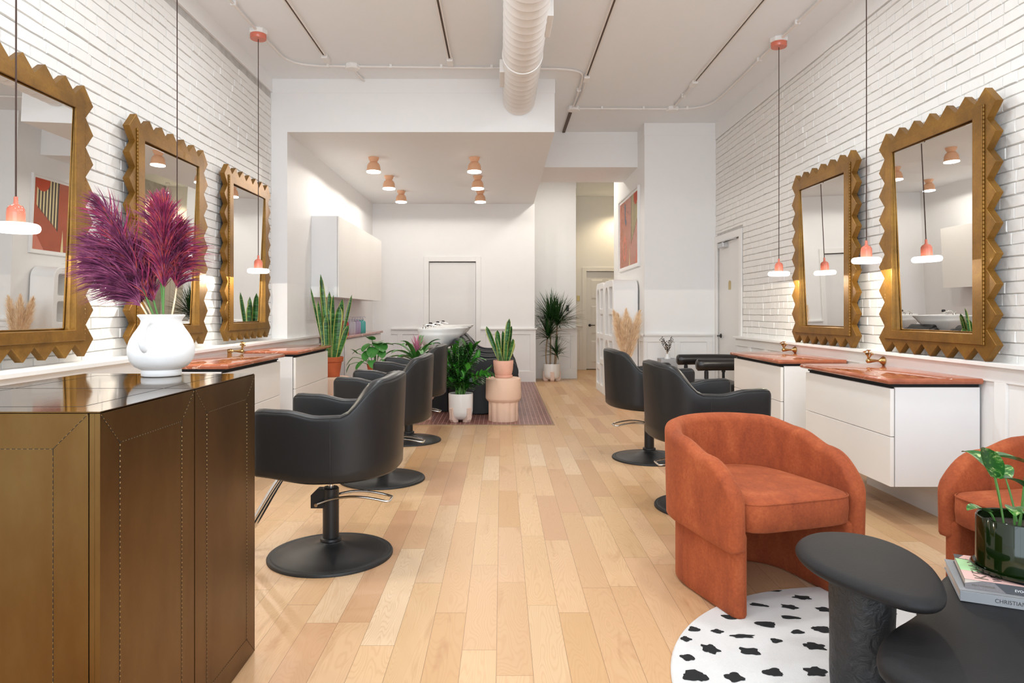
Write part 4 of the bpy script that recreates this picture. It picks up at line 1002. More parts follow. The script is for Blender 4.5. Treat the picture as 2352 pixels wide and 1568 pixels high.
def plume(mb, axis, r_, rad, n, seedoff=0.0, droopdir=(0, 0, -1), dens=1.0, slen=0.10, mats=(0,), lag=0.55, hook=0.9):
    """feathery head: fine strands leaving an axis polyline and sweeping along it"""
    ax = [Vector(p) for p in axis]; m = len(ax)-1
    dd = Vector(droopdir)
    for i in range(n):
        t = (r_.random()**0.85); f = t*m; k = min(int(f), m-1); p = ax[k].lerp(ax[k+1], f-k)
        d = (ax[min(k+1, m)]-ax[k]).normalized()
        rv = Vector((r_.gauss(0, 1), r_.gauss(0, 1), r_.gauss(0, 1))); rv = (rv-d*rv.dot(d)).normalized()
        env = math.sin(PI*min(1, 0.12+t*0.88))**0.6
        L = slen*(0.5+0.8*r_.random())*(0.35+0.8*env); dr = (d*lag+rv*rad*(0.5+r_.random())*env+dd*0.12).normalized()
        w = 0.0009+0.0012*r_.random(); s = dr.cross(Vector((r_.gauss(0, 1), r_.gauss(0, 1), r_.gauss(0, 1)))).normalized()
        q = p; pts = [q]; dir_ = dr
        for j in range(4):
            q = q+dir_*L/4; pts.append(q); dir_ = (dir_+dd*hook*0.22+Vector((r_.gauss(0, .05), r_.gauss(0, .05), r_.gauss(0, .05)))).normalized()
        ws = [w, w*1.25, w*1.1, w*0.7, 0.0002]
        mb.grid([[a-s*b, a+s*b] for a, b in zip(pts, ws)], False, mats[i % len(mats)])
        # tiny barbs
        for j in (1, 2, 3):
            a = pts[j]; u = (dir_+Vector((r_.gauss(0, .5), r_.gauss(0, .5), r_.gauss(0, .5)))).normalized()*0.011
            mb.add([a, a+u*0.5+s*0.0009, a+u], [(0, 1, 2)], mats[i % len(mats)])
def grass(parent, base, mid, tip, stemfrac, mname, stemmat, seed, rad=0.5, n=900, slen=0.09, dd=(0, 0, -1), mats=(0,), lag=0.55, hook=0.9, sr=0.003):
    r_ = random.Random(seed); cv = bez(base, mid, tip, 24); k = int(24*stemfrac)
    st = MB().tube(cv, [sr]*(len(cv)-4)+[sr*.8, sr*.6, sr*.5, sr*.3], 6).build('stem', stemmat, parent, smooth=60)
    mb = MB(); plume(mb, cv[k:], r_, rad, n, dd and 0, dd, slen=slen, mats=mats, lag=lag, hook=hook); mb.build('plume', mname, parent)
pb = thing('dried_grass', 'bunch of purple and magenta dyed pampas grass in the white jug', 'dried grass', (vx, vy, vz+0.16))
PU, MG = ['purple', 'magenta'], ['magenta', 'purple']
grass(pb, (-0.01, 0.0, 0), (-0.06, -0.01, 0.16), (-0.195, -0.03, 0.435), 0.30, PU, 'stem', 1, 0.55, 900, 0.115, (-0.8, 0, -0.35), (0, 0, 0, 1), 0.45, 1.0)
grass(pb, (-0.02, 0.01, 0), (-0.07, 0.02, 0.13), (-0.235, 0.02, 0.30), 0.34, PU, 'beige', 2, 0.5, 1000, 0.13, (-0.8, 0, -0.6), (0,), 0.5, 1.0)
grass(pb, (-0.02, -0.02, 0), (-0.05, -0.03, 0.12), (-0.20, -0.05, 0.24), 0.34, PU, 'beige', 3, 0.5, 900, 0.12, (-0.8, 0, -0.8), (0,), 0.5, 1.0)
grass(pb, (0.0, 0.02, 0), (-0.02, 0.03, 0.2), (-0.035, 0.03, 0.45), 0.42, MG, 'stem', 4, 0.45, 750, 0.085, (-0.1, 0, -0.8), (0, 1), 0.6, 1.0)
grass(pb, (0.01, -0.01, 0), (0.02, -0.02, 0.2), (0.02, -0.02, 0.44), 0.34, MG, 'stem', 5, 0.42, 1100, 0.09, (0.0, 0, -0.6), (0, 0, 1), 0.7, 0.8)
grass(pb, (0.02, 0.01, 0), (0.055, 0.02, 0.16), (0.055, 0.02, 0.35), 0.42, MG, 'beige', 6, 0.45, 850, 0.10, (0.5, 0, -0.9), (0, 1), 0.5, 1.1)
grass(pb, (-0.01, 0.02, 0), (-0.05, 0.03, 0.13), (-0.10, 0.03, 0.30), 0.36, MG, 'stem', 7, 0.45, 700, 0.09, (-0.4, 0, -0.8), (1, 0), 0.5, 1.0)

# ============================================================ POTS AND PEDESTALS
def pedestal(loc, label, r=0.2, h=0.484):
    t = thing('pedestal', label, 'pedestal', loc, group='blush plaster pedestals')
    mb = MB(); rows = []
    for z in (0.0, 0.012, h*0.45, h*0.47):
        row = []
        for j in range(96):
            a = 2*PI*j/96; lobe = abs(math.sin(a*6)); rr = r*0.80+r*0.05*lobe-(0.004 if z < 0.01 else 0)
            row.append((rr*math.cos(a), rr*math.sin(a), z))
        rows.append(row)
    mb.grid(rows, True, capa=True, capb=True); mb.build('fluted_base', 'blush', t, smooth=50)
    MB().lathe([(0.0, h*0.455), (r*0.88, h*0.455), (r*0.97, h*0.50), (r, h*0.53), (r*0.985, h*0.93), (r*0.97, h*0.975), (r*0.9, h*0.995), (0, h)], n=64).build('top_drum', 'blush', t, smooth=45)
    return t
pedestal((0.02, 7.70, 0.004), 'blush pedestal with a fluted base under the small pink-potted snake plant')
p1 = pedestal((-1.93, 7.78, 0.004), 'blush pedestal under the tall snake plant, beside the left cabinet')
dup(p1, (-0.965, 7.78, 0.004), label='blush pedestal mostly hidden behind the black chairs, under the bromeliad')
dup(p1, (-1.47, 7.95, 0.004), label='blush pedestal behind the left salon chairs, under the broad-leaved plant')
def footed_pot(loc, label, cat, r, h, nf=4, rot=PI/4, fh=0.5):
    t = thing('potted_plant', label, cat, loc)
    z0 = 0.025
    MB().lathe([(0.0, z0), (r*0.45, z0), (r*0.72, z0+0.02), (r*0.88, z0+0.05), (r*0.93, z0+0.10), (r*0.95, h-0.01), (r*0.94, h), (r*0.86, h-0.003), (r*0.86, h-0.04), (0, h-0.04)], n=56).build('pot', 'ceramic', t, smooth=45)
    for k in range(nf):
        a = rot+2*PI*k/nf
        mb = MB(); w = r*0.42; mb.prism([(r*0.42, 0.0), (r*0.86, 0.0), (r*1.0, h*0.10), (r*1.0, h*fh), (r*0.90, h*fh+0.008), (r*0.90, 0.09), (r*0.62, 0.045), (r*0.42, 0.028)], lambda p, q, s: (p, (-w/2 if s else w/2), q))
        mb.xf(Matrix.Rotation(a, 4, 'Z')); mb.build('foot', 'terrazzo', t, bevel=0.006)
    MB().lathe([(0.0, h-0.03), (r*0.855, h-0.034), (r*0.855, h-0.05)], n=24).build('soil', 'soil', t)
    return t
# ZZ plant
zz = footed_pot((-0.455, 7.62, 0.004), 'bushy glossy-leaved plant in a white pot with stone feet on the wash area tiles', 'potted plant', 0.145, 0.315, 4, PI/4+0.0)
mb = MB(); sb = MB(); r = random.Random(21)
Z = [(-0.16, 0.0, .50), (-0.10, .05, .60), (-0.05, -.05, .62), (0.0, .04, .60), (0.02, -.08, .55), (0.10, -.02, .58), (0.17, .03, .66), (-.19, -.05, .36), (.05, .1, .48), (-.12, -.1, .45), (.10, -.12, .36), (-.05, .12, .5), (.33, -.16, .33), (.27, -.12, .28), (.12, -.02, .62), (-.14, .04, .52), (-.02, -.1, .68), (.06, -.06, .70), (-.17, -.1, .44), (.14, -.12, .44), (-.08, -.14, .36), (.2, .0, .5), (-.22, .06, .28), (.2, -.08, .22), (-.14, -.06, .22), (.02, -.14, .26)]
for lx, ly, hgt in Z:
    hgt *= 0.86
    b = Vector((r.uniform(-.05, .05), r.uniform(-.05, .05), 0.285)); tip = Vector((lx, ly, 0.285+hgt)); mid = Vector((b.x+lx*.25, b.y+ly*.25, 0.285+hgt*.7))
    cv = bez(b, mid, tip, 16); sb.tube(cv, [0.007-0.005*i/16 for i in range(17)], 6)
    for i in range(4, 17):
        d = (cv[min(i, 15)+1]-cv[min(i, 15)]).normalized(); s = d.cross(Vector((math.cos(i*.2+lx*20), math.sin(i*.2+lx*20), 0.1))).normalized()
        for q in (-1, 1):
            leaf(mb, cv[i], d*0.75+s*q, 0.088+r.uniform(-.015, .02), 0.042, droop=0.3, n=5, fold=0.2, mi=0 if r.random() < .55 else 1)
sb.build('stem', 'stem', zz, smooth=60); mb.build('foliage', ['leafz', 'leafd'], zz, smooth=70)
# small snake plant
sp = thing('potted_plant', 'small snake plant in a pale pink terracotta pot on the blush pedestal', 'potted plant', (0.02, 7.70, 0.489))
MB().lathe([(0.0, 0), (0.098, 0), (0.104, 0.008), (0.104, 0.026), (0.098, 0.028), (0.0, 0.015)], n=48).build('saucer', 'pale_terra', sp, smooth=40)
MB().lathe([(0.0, 0.016), (0.080, 0.016), (0.098, 0.04), (0.108, 0.09), (0.115, 0.185), (0.113, 0.190), (0.103, 0.188), (0.10, 0.16), (0, 0.16)], n=48).build('pot', 'pale_terra', sp, smooth=40)
MB().lathe([(0.0, 0.172), (0.1015, 0.168), (0.1015, 0.15)], n=24).build('soil', 'soil', sp)
mb = MB(); z = 0.165
snake_leaves(mb, [((-.03, 0, z), -.40, 0, .44, .052), ((-.03, -.03, z), -.10, -.05, .37, .055), ((0, 0, z), -.02, .05, .36, .045), ((.01, -.02, z), .12, 0, .50, .055), ((.03, .01, z), .16, .05, .42, .050), ((.04, -.03, z), .25, -.05, .28, .055), ((0, .04, z), .02, .12, .34, .045), ((.045, 0, z), .30, .05, .24, .05), ((-.01, -.045, z), -.28, -.05, .30, .028), ((.02, -.05, z), .06, -.05, .26, .035), ((-.02, .03, z), .18, .1, .44, .04)], 4)
mb.build('foliage', ['snake', 'leafy'], sp, smooth=70)
# tall snake plant
ts = thing('potted_plant', 'tall snake plant in an orange terracotta pot beside the left cabinet', 'potted plant', (-1.93, 7.78, 0.489))
MB().lathe([(0.0, 0), (0.082, 0), (0.086, 0.012), (0.083, 0.014), (0.108, 0.165), (0.112, 0.168), (0.122, 0.172), (0.127, 0.222), (0.122, 0.226), (0.114, 0.222), (0.108, 0.19), (0, 0.19)], n=48).build('pot', 'terra', ts, smooth=35)
MB().lathe([(0.0, 0.20), (0.109, 0.197), (0.109, 0.18)], n=24).build('soil', 'soil', ts)
mb = MB(); z = 0.19
snake_leaves(mb, [((-.06, -.02, z), -.14, -.02, .68, .048), ((-.05, .02, z), -.10, .0, .90, .040), ((-.02, -.03, z), -.11, 0, .98, .044), ((-.03, .03, z), -.02, .03, .78, .050), ((0, 0, z), -.10, 0, .60, .065), ((.02, -.02, z), .00, 0, .74, .068), ((.04, .02, z), .10, 0, .70, .055), ((.03, -.04, z), .10, 0, .62, .075), ((.06, 0, z), .22, .02, .76, .036), ((.06, -.03, z), .34, -.03, .42, .055), ((.05, .04, z), .33, .05, .40, .035), ((0, .05, z), -.16, .1, .55, .05), ((-.07, .0, z), -.22, 0, .84, .022), ((-.04, -.05, z), -.03, -.02, .5, .055), ((.01, .05, z), .06, .1, .6, .05)], 9)
mb.build('foliage', ['snake', 'leafy'], ts, smooth=70)
# dracaena
dr = footed_pot((0.895, 12.17, 0.0), 'tall spiky dracaena in a white footed pot at the entrance to the hallway', 'potted plant', 0.158, 0.305, 4, PI/2, 0.55)
mb = MB(); sb = MB(); r = random.Random(31)
heads = [((-.03, 0, .27), (-.02, 0, .7), (-.02, -.02, 1.10), .52, 110), ((.05, .02, .27), (.08, .03, .7), (.10, .02, 1.02), .57, 110), ((-.09, -.02, .27), (-.13, -.03, .5), (-.07, -.03, .80), .48, 90), ((.06, -.03, .27), (.08, -.03, .38), (.08, -.04, .50), .34, 50)]
for b, m_, tp, L, n in heads:
    b, m_, tp = Vector(b), Vector(m_), Vector(tp)
    sb.tube(bez(b, m_, tp, 12), 0.013, 8)
    for i in range(n):
        a = r.uniform(0, 2*PI); el = r.uniform(-.25, 1.5); d = (math.cos(a)*math.cos(el), math.sin(a)*math.cos(el)*(.8 if math.sin(a) < 0 else .3), math.sin(el)+.15)
        leaf(mb, tp+Vector((0, 0, r.uniform(-.06, .04))), d, L*r.uniform(.7, 1.08), 0.030, droop=r.uniform(.2, .9), n=6, fold=0.3, prof=lambda t: min(1, 0.5+t*2)*(1-t)**0.55)
mb.v = [(max(x, -0.295), min(y, 0.37), z) for x, y, z in mb.v]
sb.build('trunk', 'bark', dr, smooth=60); mb.build('foliage', 'leafd', dr, smooth=70)
# bromeliad
bm_ = thing('potted_plant', 'bromeliad with a pink flower head rising behind the left salon chairs', 'potted plant', (-0.965, 7.78, 0.489))
bm_.scale = (1.12, 1.12, 1.22)
MB().lathe([(0.0, 0), (0.075, 0), (0.09, 0.02), (0.10, 0.15), (0.09, 0.15), (0.085, 0.12), (0, 0.12)], n=40).build('pot', 'ceramic', bm_, smooth=40)
MB().lathe([(0.0, 0.135), (0.088, 0.13), (0.086, 0.115)], n=24).build('soil', 'soil', bm_)
mb = MB(); r = random.Random(41)
for i in range(22):
    a = i*2.4+r.uniform(-.2, .2); el = 0.35+0.8*(i/22)
    leaf(mb, (0.01*math.cos(a), 0.01*math.sin(a), 0.135), (math.cos(a)*math.cos(el), math.sin(a)*math.cos(el), math.sin(el)), r.uniform(.30, .44)*(1.0 if math.cos(a) < .3 else .85), 0.052, droop=1.7, n=11, fold=0.35, prof=lambda t: min(1, .7+t)*(1 if t < .6 else math.sqrt(max(0, 1-((t-.6)/.4)**2))))
mb.build('foliage', 'leafm', bm_, smooth=70)
mb = MB()
for i in range(34):
    a = i*2.4; el = 0.30+1.0*(i/34); h = 0.20+0.10*(i/34)
    leaf(mb, (0.012*math.cos(a), 0.012*math.sin(a), h), (math.cos(a)*math.cos(el), math.sin(a)*math.cos(el), math.sin(el)), 0.11, 0.022, droop=-.1, n=4, fold=.4, prof=lambda t: (1-t)**.8)
mb.tube([(0, 0, .13), (0, 0, .31)], 0.014, 8)
mb.build('flower', 'brom', bm_, smooth=70)
# broad-leaved plant
mo = thing('potted_plant', 'broad-leaved trailing green plant behind the middle salon chair', 'potted plant', (-1.47, 7.95, 0.489))
MB().lathe([(0.0, 0), (0.075, 0), (0.10, 0.13), (0.092, 0.13), (0.088, 0.10), (0, 0.10)], n=40).build('pot', 'terra', mo, smooth=40)
MB().lathe([(0.0, 0.115), (0.09, 0.11), (0.088, 0.10)], n=24).build('soil', 'soil', mo)
mb = MB(); sb = MB(); r = random.Random(43)
def wide(t): return math.sin(PI*min(1, t*0.80+0.20))**0.6
BL = [((-.02, 0), (0.02, 0, .26), (.5, -.6, -.35), .17, .19), ((0, 0), (-.04, -.02, .25), (-.6, -.5, -.35), .15, .16), ((.02, 0), (.05, -.05, .19), (.4, -.6, -.5), .14, .13), ((-.03, -.02), (-.06, -.06, .17), (-.3, -.6, -.6), .14, .13), ((0, .02), (.01, .03, .27), (.1, -.5, .1), .15, .18), ((.01, -.02), (.0, -.07, .22), (-.1, -.6, -.7), .15, .15),
      ((-.05, 0), (-.16, -.05, .20), (-.7, -.2, -.3), .12, .06), ((-.05, 0), (-.24, -.08, .10), (-.6, -.2, -.6), .13, .06), ((-.05, 0), (-.20, -.08, .15), (-.4, -.4, .5), .10, .05), ((-.04, -.02), (-.12, -.10, .06), (-.5, -.5, -.5), .14, .09), ((-.03, -.03), (-.02, -.12, .07), (.2, -.7, -.4), .14, .10), ((.04, -.02), (.10, -.10, .08), (.6, -.5, -.4), .14, .10),
      ((0, 0), (-.03, -.04, .30), (-.2, -.6, .4), .13, .12), ((.01, 0), (.09, .0, .25), (.9, .1, .1), .13, .12), ((-.05, 0), (-.28, -.06, .02), (-.4, -.2, -.8), .11, .05)]
for (bx, by), tp, d, L, w in BL:
    b = Vector((bx, by, .11)); tpv = Vector((tp[0], tp[1], .11+tp[2])); sb.tube(bez(b, (b+tpv)/2+Vector((0, 0, .06)), tpv, 8), 0.004, 6)
    leaf(mb, tpv, d, L, w, droop=.8, n=8, fold=.2, prof=wide)
sb.build('stem', 'stem', mo, smooth=60); mb.build('foliage', 'leafm', mo, smooth=70)
# beige pampas in a floor vase
fv = thing('floor_vase', 'pale floor vase holding beige pampas grass, beside the arched shelf', 'vase', (1.60, 8.72, 0))
MB().lathe([(0.0, 0), (0.10, 0), (0.14, 0.08), (0.15, 0.2), (0.11, 0.36), (0.06, 0.44), (0.07, 0.48), (0.062, 0.48), (0.05, 0.43), (0, 0.42)], n=48).build('body', 'blush', fv, smooth=60)
bp = thing('dried_grass', 'beige pampas grass plumes standing beside the white arched shelf', 'dried grass', (1.60, 8.72, 0.40))
for i, (mx, tx, ty, tz, sd) in enumerate(((-.05, -.155, .0, .80, 11), (-.03, -.10, .06, .76, 12), (0.0, -.01, -.02, .82, 13), (.03, .04, .05, .70, 15), (.05, .155, .0, .80, 14), (-.02, -.06, -.06, .66, 16))):
    grass(bp, (0, 0, 0), (mx, 0, .38), (tx, ty, tz), 0.26, ['beige'], 'beige', sd, 0.50, 1500, 0.13, (tx*1.6, 0, .10), (0,), 1.0, .25, 0.0035)

# ============================================================ ARCHED SHELVES
def arched_unit(loc, label):
    """local: y 0..W along the wall, x 0..D out of the wall (towards -X world), z up"""
    W_, D, H_ = 0.83, 0.335, 1.665
    t = thing('shelf_unit', label, 'shelf', loc, 0, 'white arched shelf units')
    def rrect(w0, w1, z0, z1, r, top_only=False, n=8):
        p = [(w0, z0), (w1, z0)] if top_only else [(x, z) for x, z in arc(n, PI, 1.5*PI, r, w0+r, z0+r)]+[(x, z) for x, z in arc(n, 1.5*PI, 2*PI, r, w1-r, z0+r)]
        p += arc(n, 0, PI/2, r, w1-r, z1-r)+arc(n, PI/2, PI, r, w0+r, z1-r); return p
    def arch(w0, w1, z0, z1):
        r = (w1-w0)/2; return [(w0, z0), (w1, z0)]+arc(16, 0, PI, r, (w0+w1)/2, z1-r)
    body = MB(); body.prism(rrect(0, W_, 0.0, H_, 0.15, True, 12), lambda a, b, k: (-D*k, a, b)); bo = body.build('body', 'shelf_white', t)
    cut = MB()
    for shp in (rrect(0.09, 0.38, 1.27, 1.57, 0.035), rrect(0.09, 0.38, 0.90, 1.19, 0.035), rrect(0.09, 0.38, 0.52, 0.82, 0.035), arch(0.45, 0.75, 0.90, 1.57), arch(0.45, 0.75, 0.42, 0.82), rrect(0.09, 0.38, 0.12, 0.44, 0.035), rrect(0.45, 0.75, 0.12, 0.34, 0.035)):
        cut.prism(shp, lambda a, b, k: (-0.03 if k else -D-0.05, a, b))
    co = cut.build('cutter', 'shelf_white'); co.location = loc
    boolean(bo, co)
    bo.data.shade_smooth(); bo.data.set_sharp_from_angle(angle=math.radians(35))
    bv = bo.modifiers.new('bevel', 'BEVEL'); bv.width = 0.008; bv.segments = 2; bv.limit_method = 'ANGLE'; bv.angle_limit = math.radians(50)
    return t
s0 = arched_unit((1.84, 9.20, 0.0), 'white arched cubby shelf nearest the beige pampas grass')
dup(s0, (1.84, 10.05, 0.0), 0, 'white arched cubby shelf farther from the camera, toward the hallway')
bt = thing('bottle', 'dark bottle with white bands in the top cubby of the arched shelf', 'bottle', (1.66, 9.36, 1.271))
MB().lathe([(0.0, 0), (0.030, 0), (0.032, 0.01), (0.032, 0.13), (0.014, 0.155), (0.014, 0.18), (0, 0.18)], n=24).build('body', 'berry', bt, smooth=40)
MB().lathe([(0.0325, 0.03), (0.0328, 0.055)], n=24).lathe([(0.0325, 0.075), (0.0328, 0.10)], n=24).build('label_band', 'ceramic', bt, smooth=40)
MB().lathe([(0.0, 0.18), (0.012, 0.18), (0.012, 0.21), (0, 0.21)], n=12).build('cap', 'black_metal', bt)
wc = thing('watering_can', 'small grey watering can with a long spout in the tall arch of the shelf', 'watering can', (1.66, 9.78, 0.901))
MB().lathe([(0.0, 0), (0.05, 0), (0.05, 0.13), (0.046, 0.13), (0.046, 0.01), (0, 0.01)], n=24).build('body', 'conc', wc, smooth=40)
MB().tube([(0, -0.045, 0.03), (-0.03, -0.07, 0.10), (-0.08, -0.10, 0.16)], 0.006).build('spout', 'conc', wc, smooth=60)
MB().tube([(0, 0.045, 0.02), (0, 0.08, 0.10), (0, 0.06, 0.20), (0, -0.06, 0.22), (0, -0.08, 0.20)], 0.004).build('handle', 'black_metal', wc, smooth=60)

# ============================================================ ARTWORK
ar = thing('framed_artwork', 'large framed abstract print in rust and cream on the wall above the arched shelf', 'artwork', (1.86, 9.92, 2.385))
hw_, hh = 0.755, 0.545
mb = MB()
for a, b, c, d in ((-hw_, -hh, hw_, -hh+.02), (-hw_, hh-.02, hw_, hh), (-hw_, -hh+.02, -hw_+.02, hh-.02), (hw_-.02, -hh+.02, hw_, hh-.02)): mb.box(-0.035, a, b, 0, c, d)
mb.build('frame', 'white_lac', ar)
MB().box(-0.018, -hw_+.02, -hh+.02, -0.002, hw_-.02, hh-.02).build('mat_board', 'matte_white', ar)
a1, b1 = hw_-.055, hh-.055
mb = MB(); Q = lambda lay: (lambda p: [(-0.0185-0.0004*lay, -y, z) for y, z in p])
def poly(p, mi, lay): mb.add(Q(lay)(p), [tuple(range(len(p)))], mi)
# here y runs left to right as seen from the room side (near end = right)
poly([(-a1, -b1), (a1, -b1), (a1, b1), (-a1, b1)], 0, 1)
flip = lambda p: [(y, z) for y, z in p]
for k in range(7):                                                   # cream and dark stripes
    fr = 0.03+0.046*k; y = a1-fr*2*a1; w2 = 0.020*2*a1; zt_ = b1-(0.13 if k < 2 else 0.0)*2*b1; zb = b1-(0.37+0.045*k)*2*b1
    poly([(y-w2, zt_), (y, zt_), (y, zb), (y-w2, zb-0.035)], 2, 2)
    poly([(y-w2-0.036, zt_), (y-w2, zt_), (y-w2, zb-0.035), (y-w2-0.036, zb-0.07)], 3, 2)
poly([(a1, b1)]+[(a1-0.15+0.15*math.cos(t_), b1-0.02+0.15*math.sin(t_)) for t_ in [-i*PI/16 for i in range(17)]]+[(a1-0.30, b1)], 1, 3)
poly([(0.07, -b1), (0.13, -b1), (0.10, -0.17)], 2, 2)
ringp = [(-0.28+0.15*math.cos(t_), -0.22+0.19*math.sin(t_)) for t_ in [i*PI/16 for i in range(32)]]; inn = [(-0.28+0.08*math.cos(t_), -0.22+0.11*math.sin(t_)) for t_ in [i*PI/16 for i in range(32)]]
mb.add(Q(2)(ringp)+Q(2)(inn), [(i, (i+1) % 32, (i+1) % 32+32, i+32) for i in range(32)], 4)
poly([(-0.30, 0.44), (-0.20, 0.44), (-0.21, 0.24), (-0.13, 0.16), (-0.20, 0.10), (-0.27, 0.18)], 5, 2)
poly([(a1, -b1), (a1, -b1+0.28), (a1-0.22, -b1)], 4, 2)
mb.build('print', ['art_rust', 'art_red', 'art_cream', 'art_dark', 'art_pink', 'art_blue'], ar)

# ============================================================ BACK CABINETS AND BOTTLES
uc = thing('wall_cabinet', 'white wall cabinet in the wash area on the left wall', 'cabinet', (-2.26, 8.11, 1.40))
MB().box(0, 0, 0, 0.305, 2.88, 0.965).build('body', 'white_lac', uc, bevel=0.001, seg=1)
for a, b in ((0.0, 0.958), (0.962, 1.918), (1.922, 2.88)): MB().box(0.309, a, -0.002, 0.327, b, 0.965).build('door', 'cream_lac', uc, bevel=0.001, seg=1)
bc = thing('base_cabinet', 'cream base cabinet below the wall cabinet in the wash area', 'cabinet', (-2.24, 8.45, 0.004))
MB().box(0, 0.01, 0.0, 0.29, 2.45, 0.885).build('body', 'white_lac', bc)
for k in range(4): MB().box(0.294, 0.012+k*0.61, 0.07, 0.312, 0.008+(k+1)*0.61, 0.88).build('door', 'cream_lac', bc, bevel=0.001, seg=1)
mb = MB().box(-2.244, 8.41, 0.892, -1.90, 10.96, 0.928); tag(mb.build('worktop', 'marble', bevel=0.012, seg=3), 'red marble worktop in the wash area holding a row of bottles', 'worktop')
def bottle(loc, label, m, grp):
    t = thing('bottle', label, 'bottle', loc, 0, grp)
    MB().lathe([(0.0, 0), (0.043, 0), (0.046, 0.006), (0.046, 0.145), (0.036, 0.165), (0.014, 0.172), (0.014, 0.182), (0, 0.182)], n=24).build('body', m, t, smooth=40)
    MB().lathe([(0.0, 0.182), (0.017, 0.182), (0.017, 0.198), (0.005, 0.202), (0.005, 0.225), (0, 0.225)], n=16).tube([(0, 0, 0.223), (0.03, 0, 0.225), (0.042, 0, 0.216)], 0.005, 6).build('pump', 'pl_clear', t, smooth=40)
    return t
for k in range(2): bottle((-2.08, 8.98+k*0.11, 0.9285), 'red pump bottle on the wash area worktop, '+('nearest of the row' if k == 0 else 'second of the row'), 'pl_red', 'pump bottles on the worktop')
for k, (m_, nm) in enumerate((('pl_clear', 'clear pump bottle next to the red ones'), ('pl_clear', 'clear pump bottle next to the lilac ones'), ('pl_lilac', 'lilac pump bottle next to the clear ones'), ('pl_lilac', 'lilac pump bottle next to the teal ones'), ('pl_teal', 'teal pump bottle next to the lilac ones'), ('pl_teal', 'teal pump bottle at the far right of the row'))):
    bottle((-2.07+0.012*k, 9.30+k*0.115, 0.9285), nm+' on the worktop', m_, 'pump bottles on the worktop')

# ============================================================ WASH UNITS
def wash(loc, label):
    t = thing('wash_unit', label, 'wash unit', loc, 0, 'black and white hair wash units')
    W_ = 0.33
    side = [(-.62, 0), (0.02, 0), (.04, .30), (.17, .40), (.21, .50), (.185, .585), (.10, .655), (-.02, .665), (-.24, .655), (-.36, .70), (-.44, .80), (-.50, .86), (-.56, .855), (-.62, .70)]
    sm = [tuple(p) for p in smoothpoly(side, 2)]
    sm = [(x, max(z, 0.0)) for x, z in sm]
    for s in (-1, 1):
        mb = MB(); mb.prism(sm, lambda a, b, k: (a, s*(W_-(0.075 if k else 0)), b)); mb.build('armrest', 'leather', t, bevel=0.012, seg=3)
    mb = MB(); mb.prism([tuple(p) for p in smoothpoly([(-.40, .30), (.10, .30), (.20, .38), (.21, .47), (.14, .52), (-.36, .47)], 2)], lambda a, b, k: (a, 0.252*(1 if k else -1), b)); mb.build('seat', 'leather', t, bevel=0.01)
    mb = MB(); mb.prism([tuple(p) for p in smoothpoly([(-.42, .42), (-.30, .47), (-.42, .76), (-.52, .90), (-.58, .90), (-.60, .80)], 2)], lambda a, b, k: (a, 0.252*(1 if k else -1), b)); mb.build('backrest', 'leather', t, bevel=0.012)
    MB().box(-0.58, -0.25, 0.0, -0.02, 0.25, 0.30).build('base', 'black_metal', t)
    MB().box(-0.86, -0.09, 0, -0.66, 0.09, 0.66).tube([(-0.80, 0.07, 0.3), (-0.80, 0.2, 0.45), (-0.76, 0.12, 0.72)], 0.012).build('column', 'black_metal', t, bevel=0.01)
    # bowl
    def ring(sL, sR, z):
        out = []
        for j in range(56):
            a = 2*PI*j/56; c, q = math.cos(a), math.sin(a)
            ex = 0.315 if c > 0 else 0.30
            x = ex*math.copysign(abs(c)**(1.0 if c > 0 else 0.62), c); y = 0.27*math.copysign(abs(q)**(1.0 if c > 0 else .7), q)*(1-0.52*max(0, c))
            s = sL+(sR-sL)*max(0, c)**0.8; out.append((-0.735+x*s, y*s, z+0.012*max(0, c)*(z > 0.93)))
        return out
    rows = [ring(*q) for q in ((0.30, 0.02, 0.745), (0.55, 0.12, 0.757), (0.74, 0.28, 0.80), (0.88, 0.50, 0.865), (0.965, 0.76, 0.93), (0.985, 0.84, 0.952), (0.975, 0.845, 0.956), (1.0, 0.95, 0.985), (1.01, 1.0, 1.003), (1.01, 1.03, 1.012),
            (0.99, 1.01, 1.019), (0.94, 0.95, 1.012), (0.86, 0.80, 0.96), (0.75, 0.60, 0.89), (0.50, 0.35, 0.83), (0.15, 0.08, 0.81))]
    mb = MB(); mb.grid(rows, True, capa=True, capb=True); mb.build('basin', 'ceramic', t, smooth=60)
    mb = MB(); mb.lathe([(0.02, 1.012), (0.02, 1.035), (0.012, 1.045), (0, 1.045)], (-0.95, -0.07, 0), 16).lathe([(0.016, 1.012), (0.016, 1.04), (0, 1.045)], (-0.93, 0.05, 0), 16)
    mb.tube(smoothpoly([(-0.95, -0.07, 1.035), (-0.93, -0.07, 1.065), (-0.88, -0.065, 1.07), (-0.80, -0.06, 1.045)], 2, False), 0.010, 8).tube([(-0.95, -0.07, 1.04), (-0.955, -0.12, 1.06)], 0.006)
    mb.build('tap', 'chrome', t, smooth=50)
    MB().tube([(-0.93, 0.05, 1.035), (-0.90, 0.05, 1.065)], 0.010).lathe([(0, 1.05), (0.022, 1.055), (0.026, 1.075), (0.018, 1.09), (0, 1.092)], (-0.885, 0.05, 0), 16).build('spray_head', 'black_metal', t, smooth=50)
    return t
w0 = wash((0.0, 8.45, 0.004), 'hair wash unit with white basin, nearest of the three')
dup(w0, (0.0, 9.42, 0.004), label='hair wash unit with white basin, middle of the three')
dup(w0, (-0.01, 10.40, 0.004), label='hair wash unit with white basin, farthest of the three')

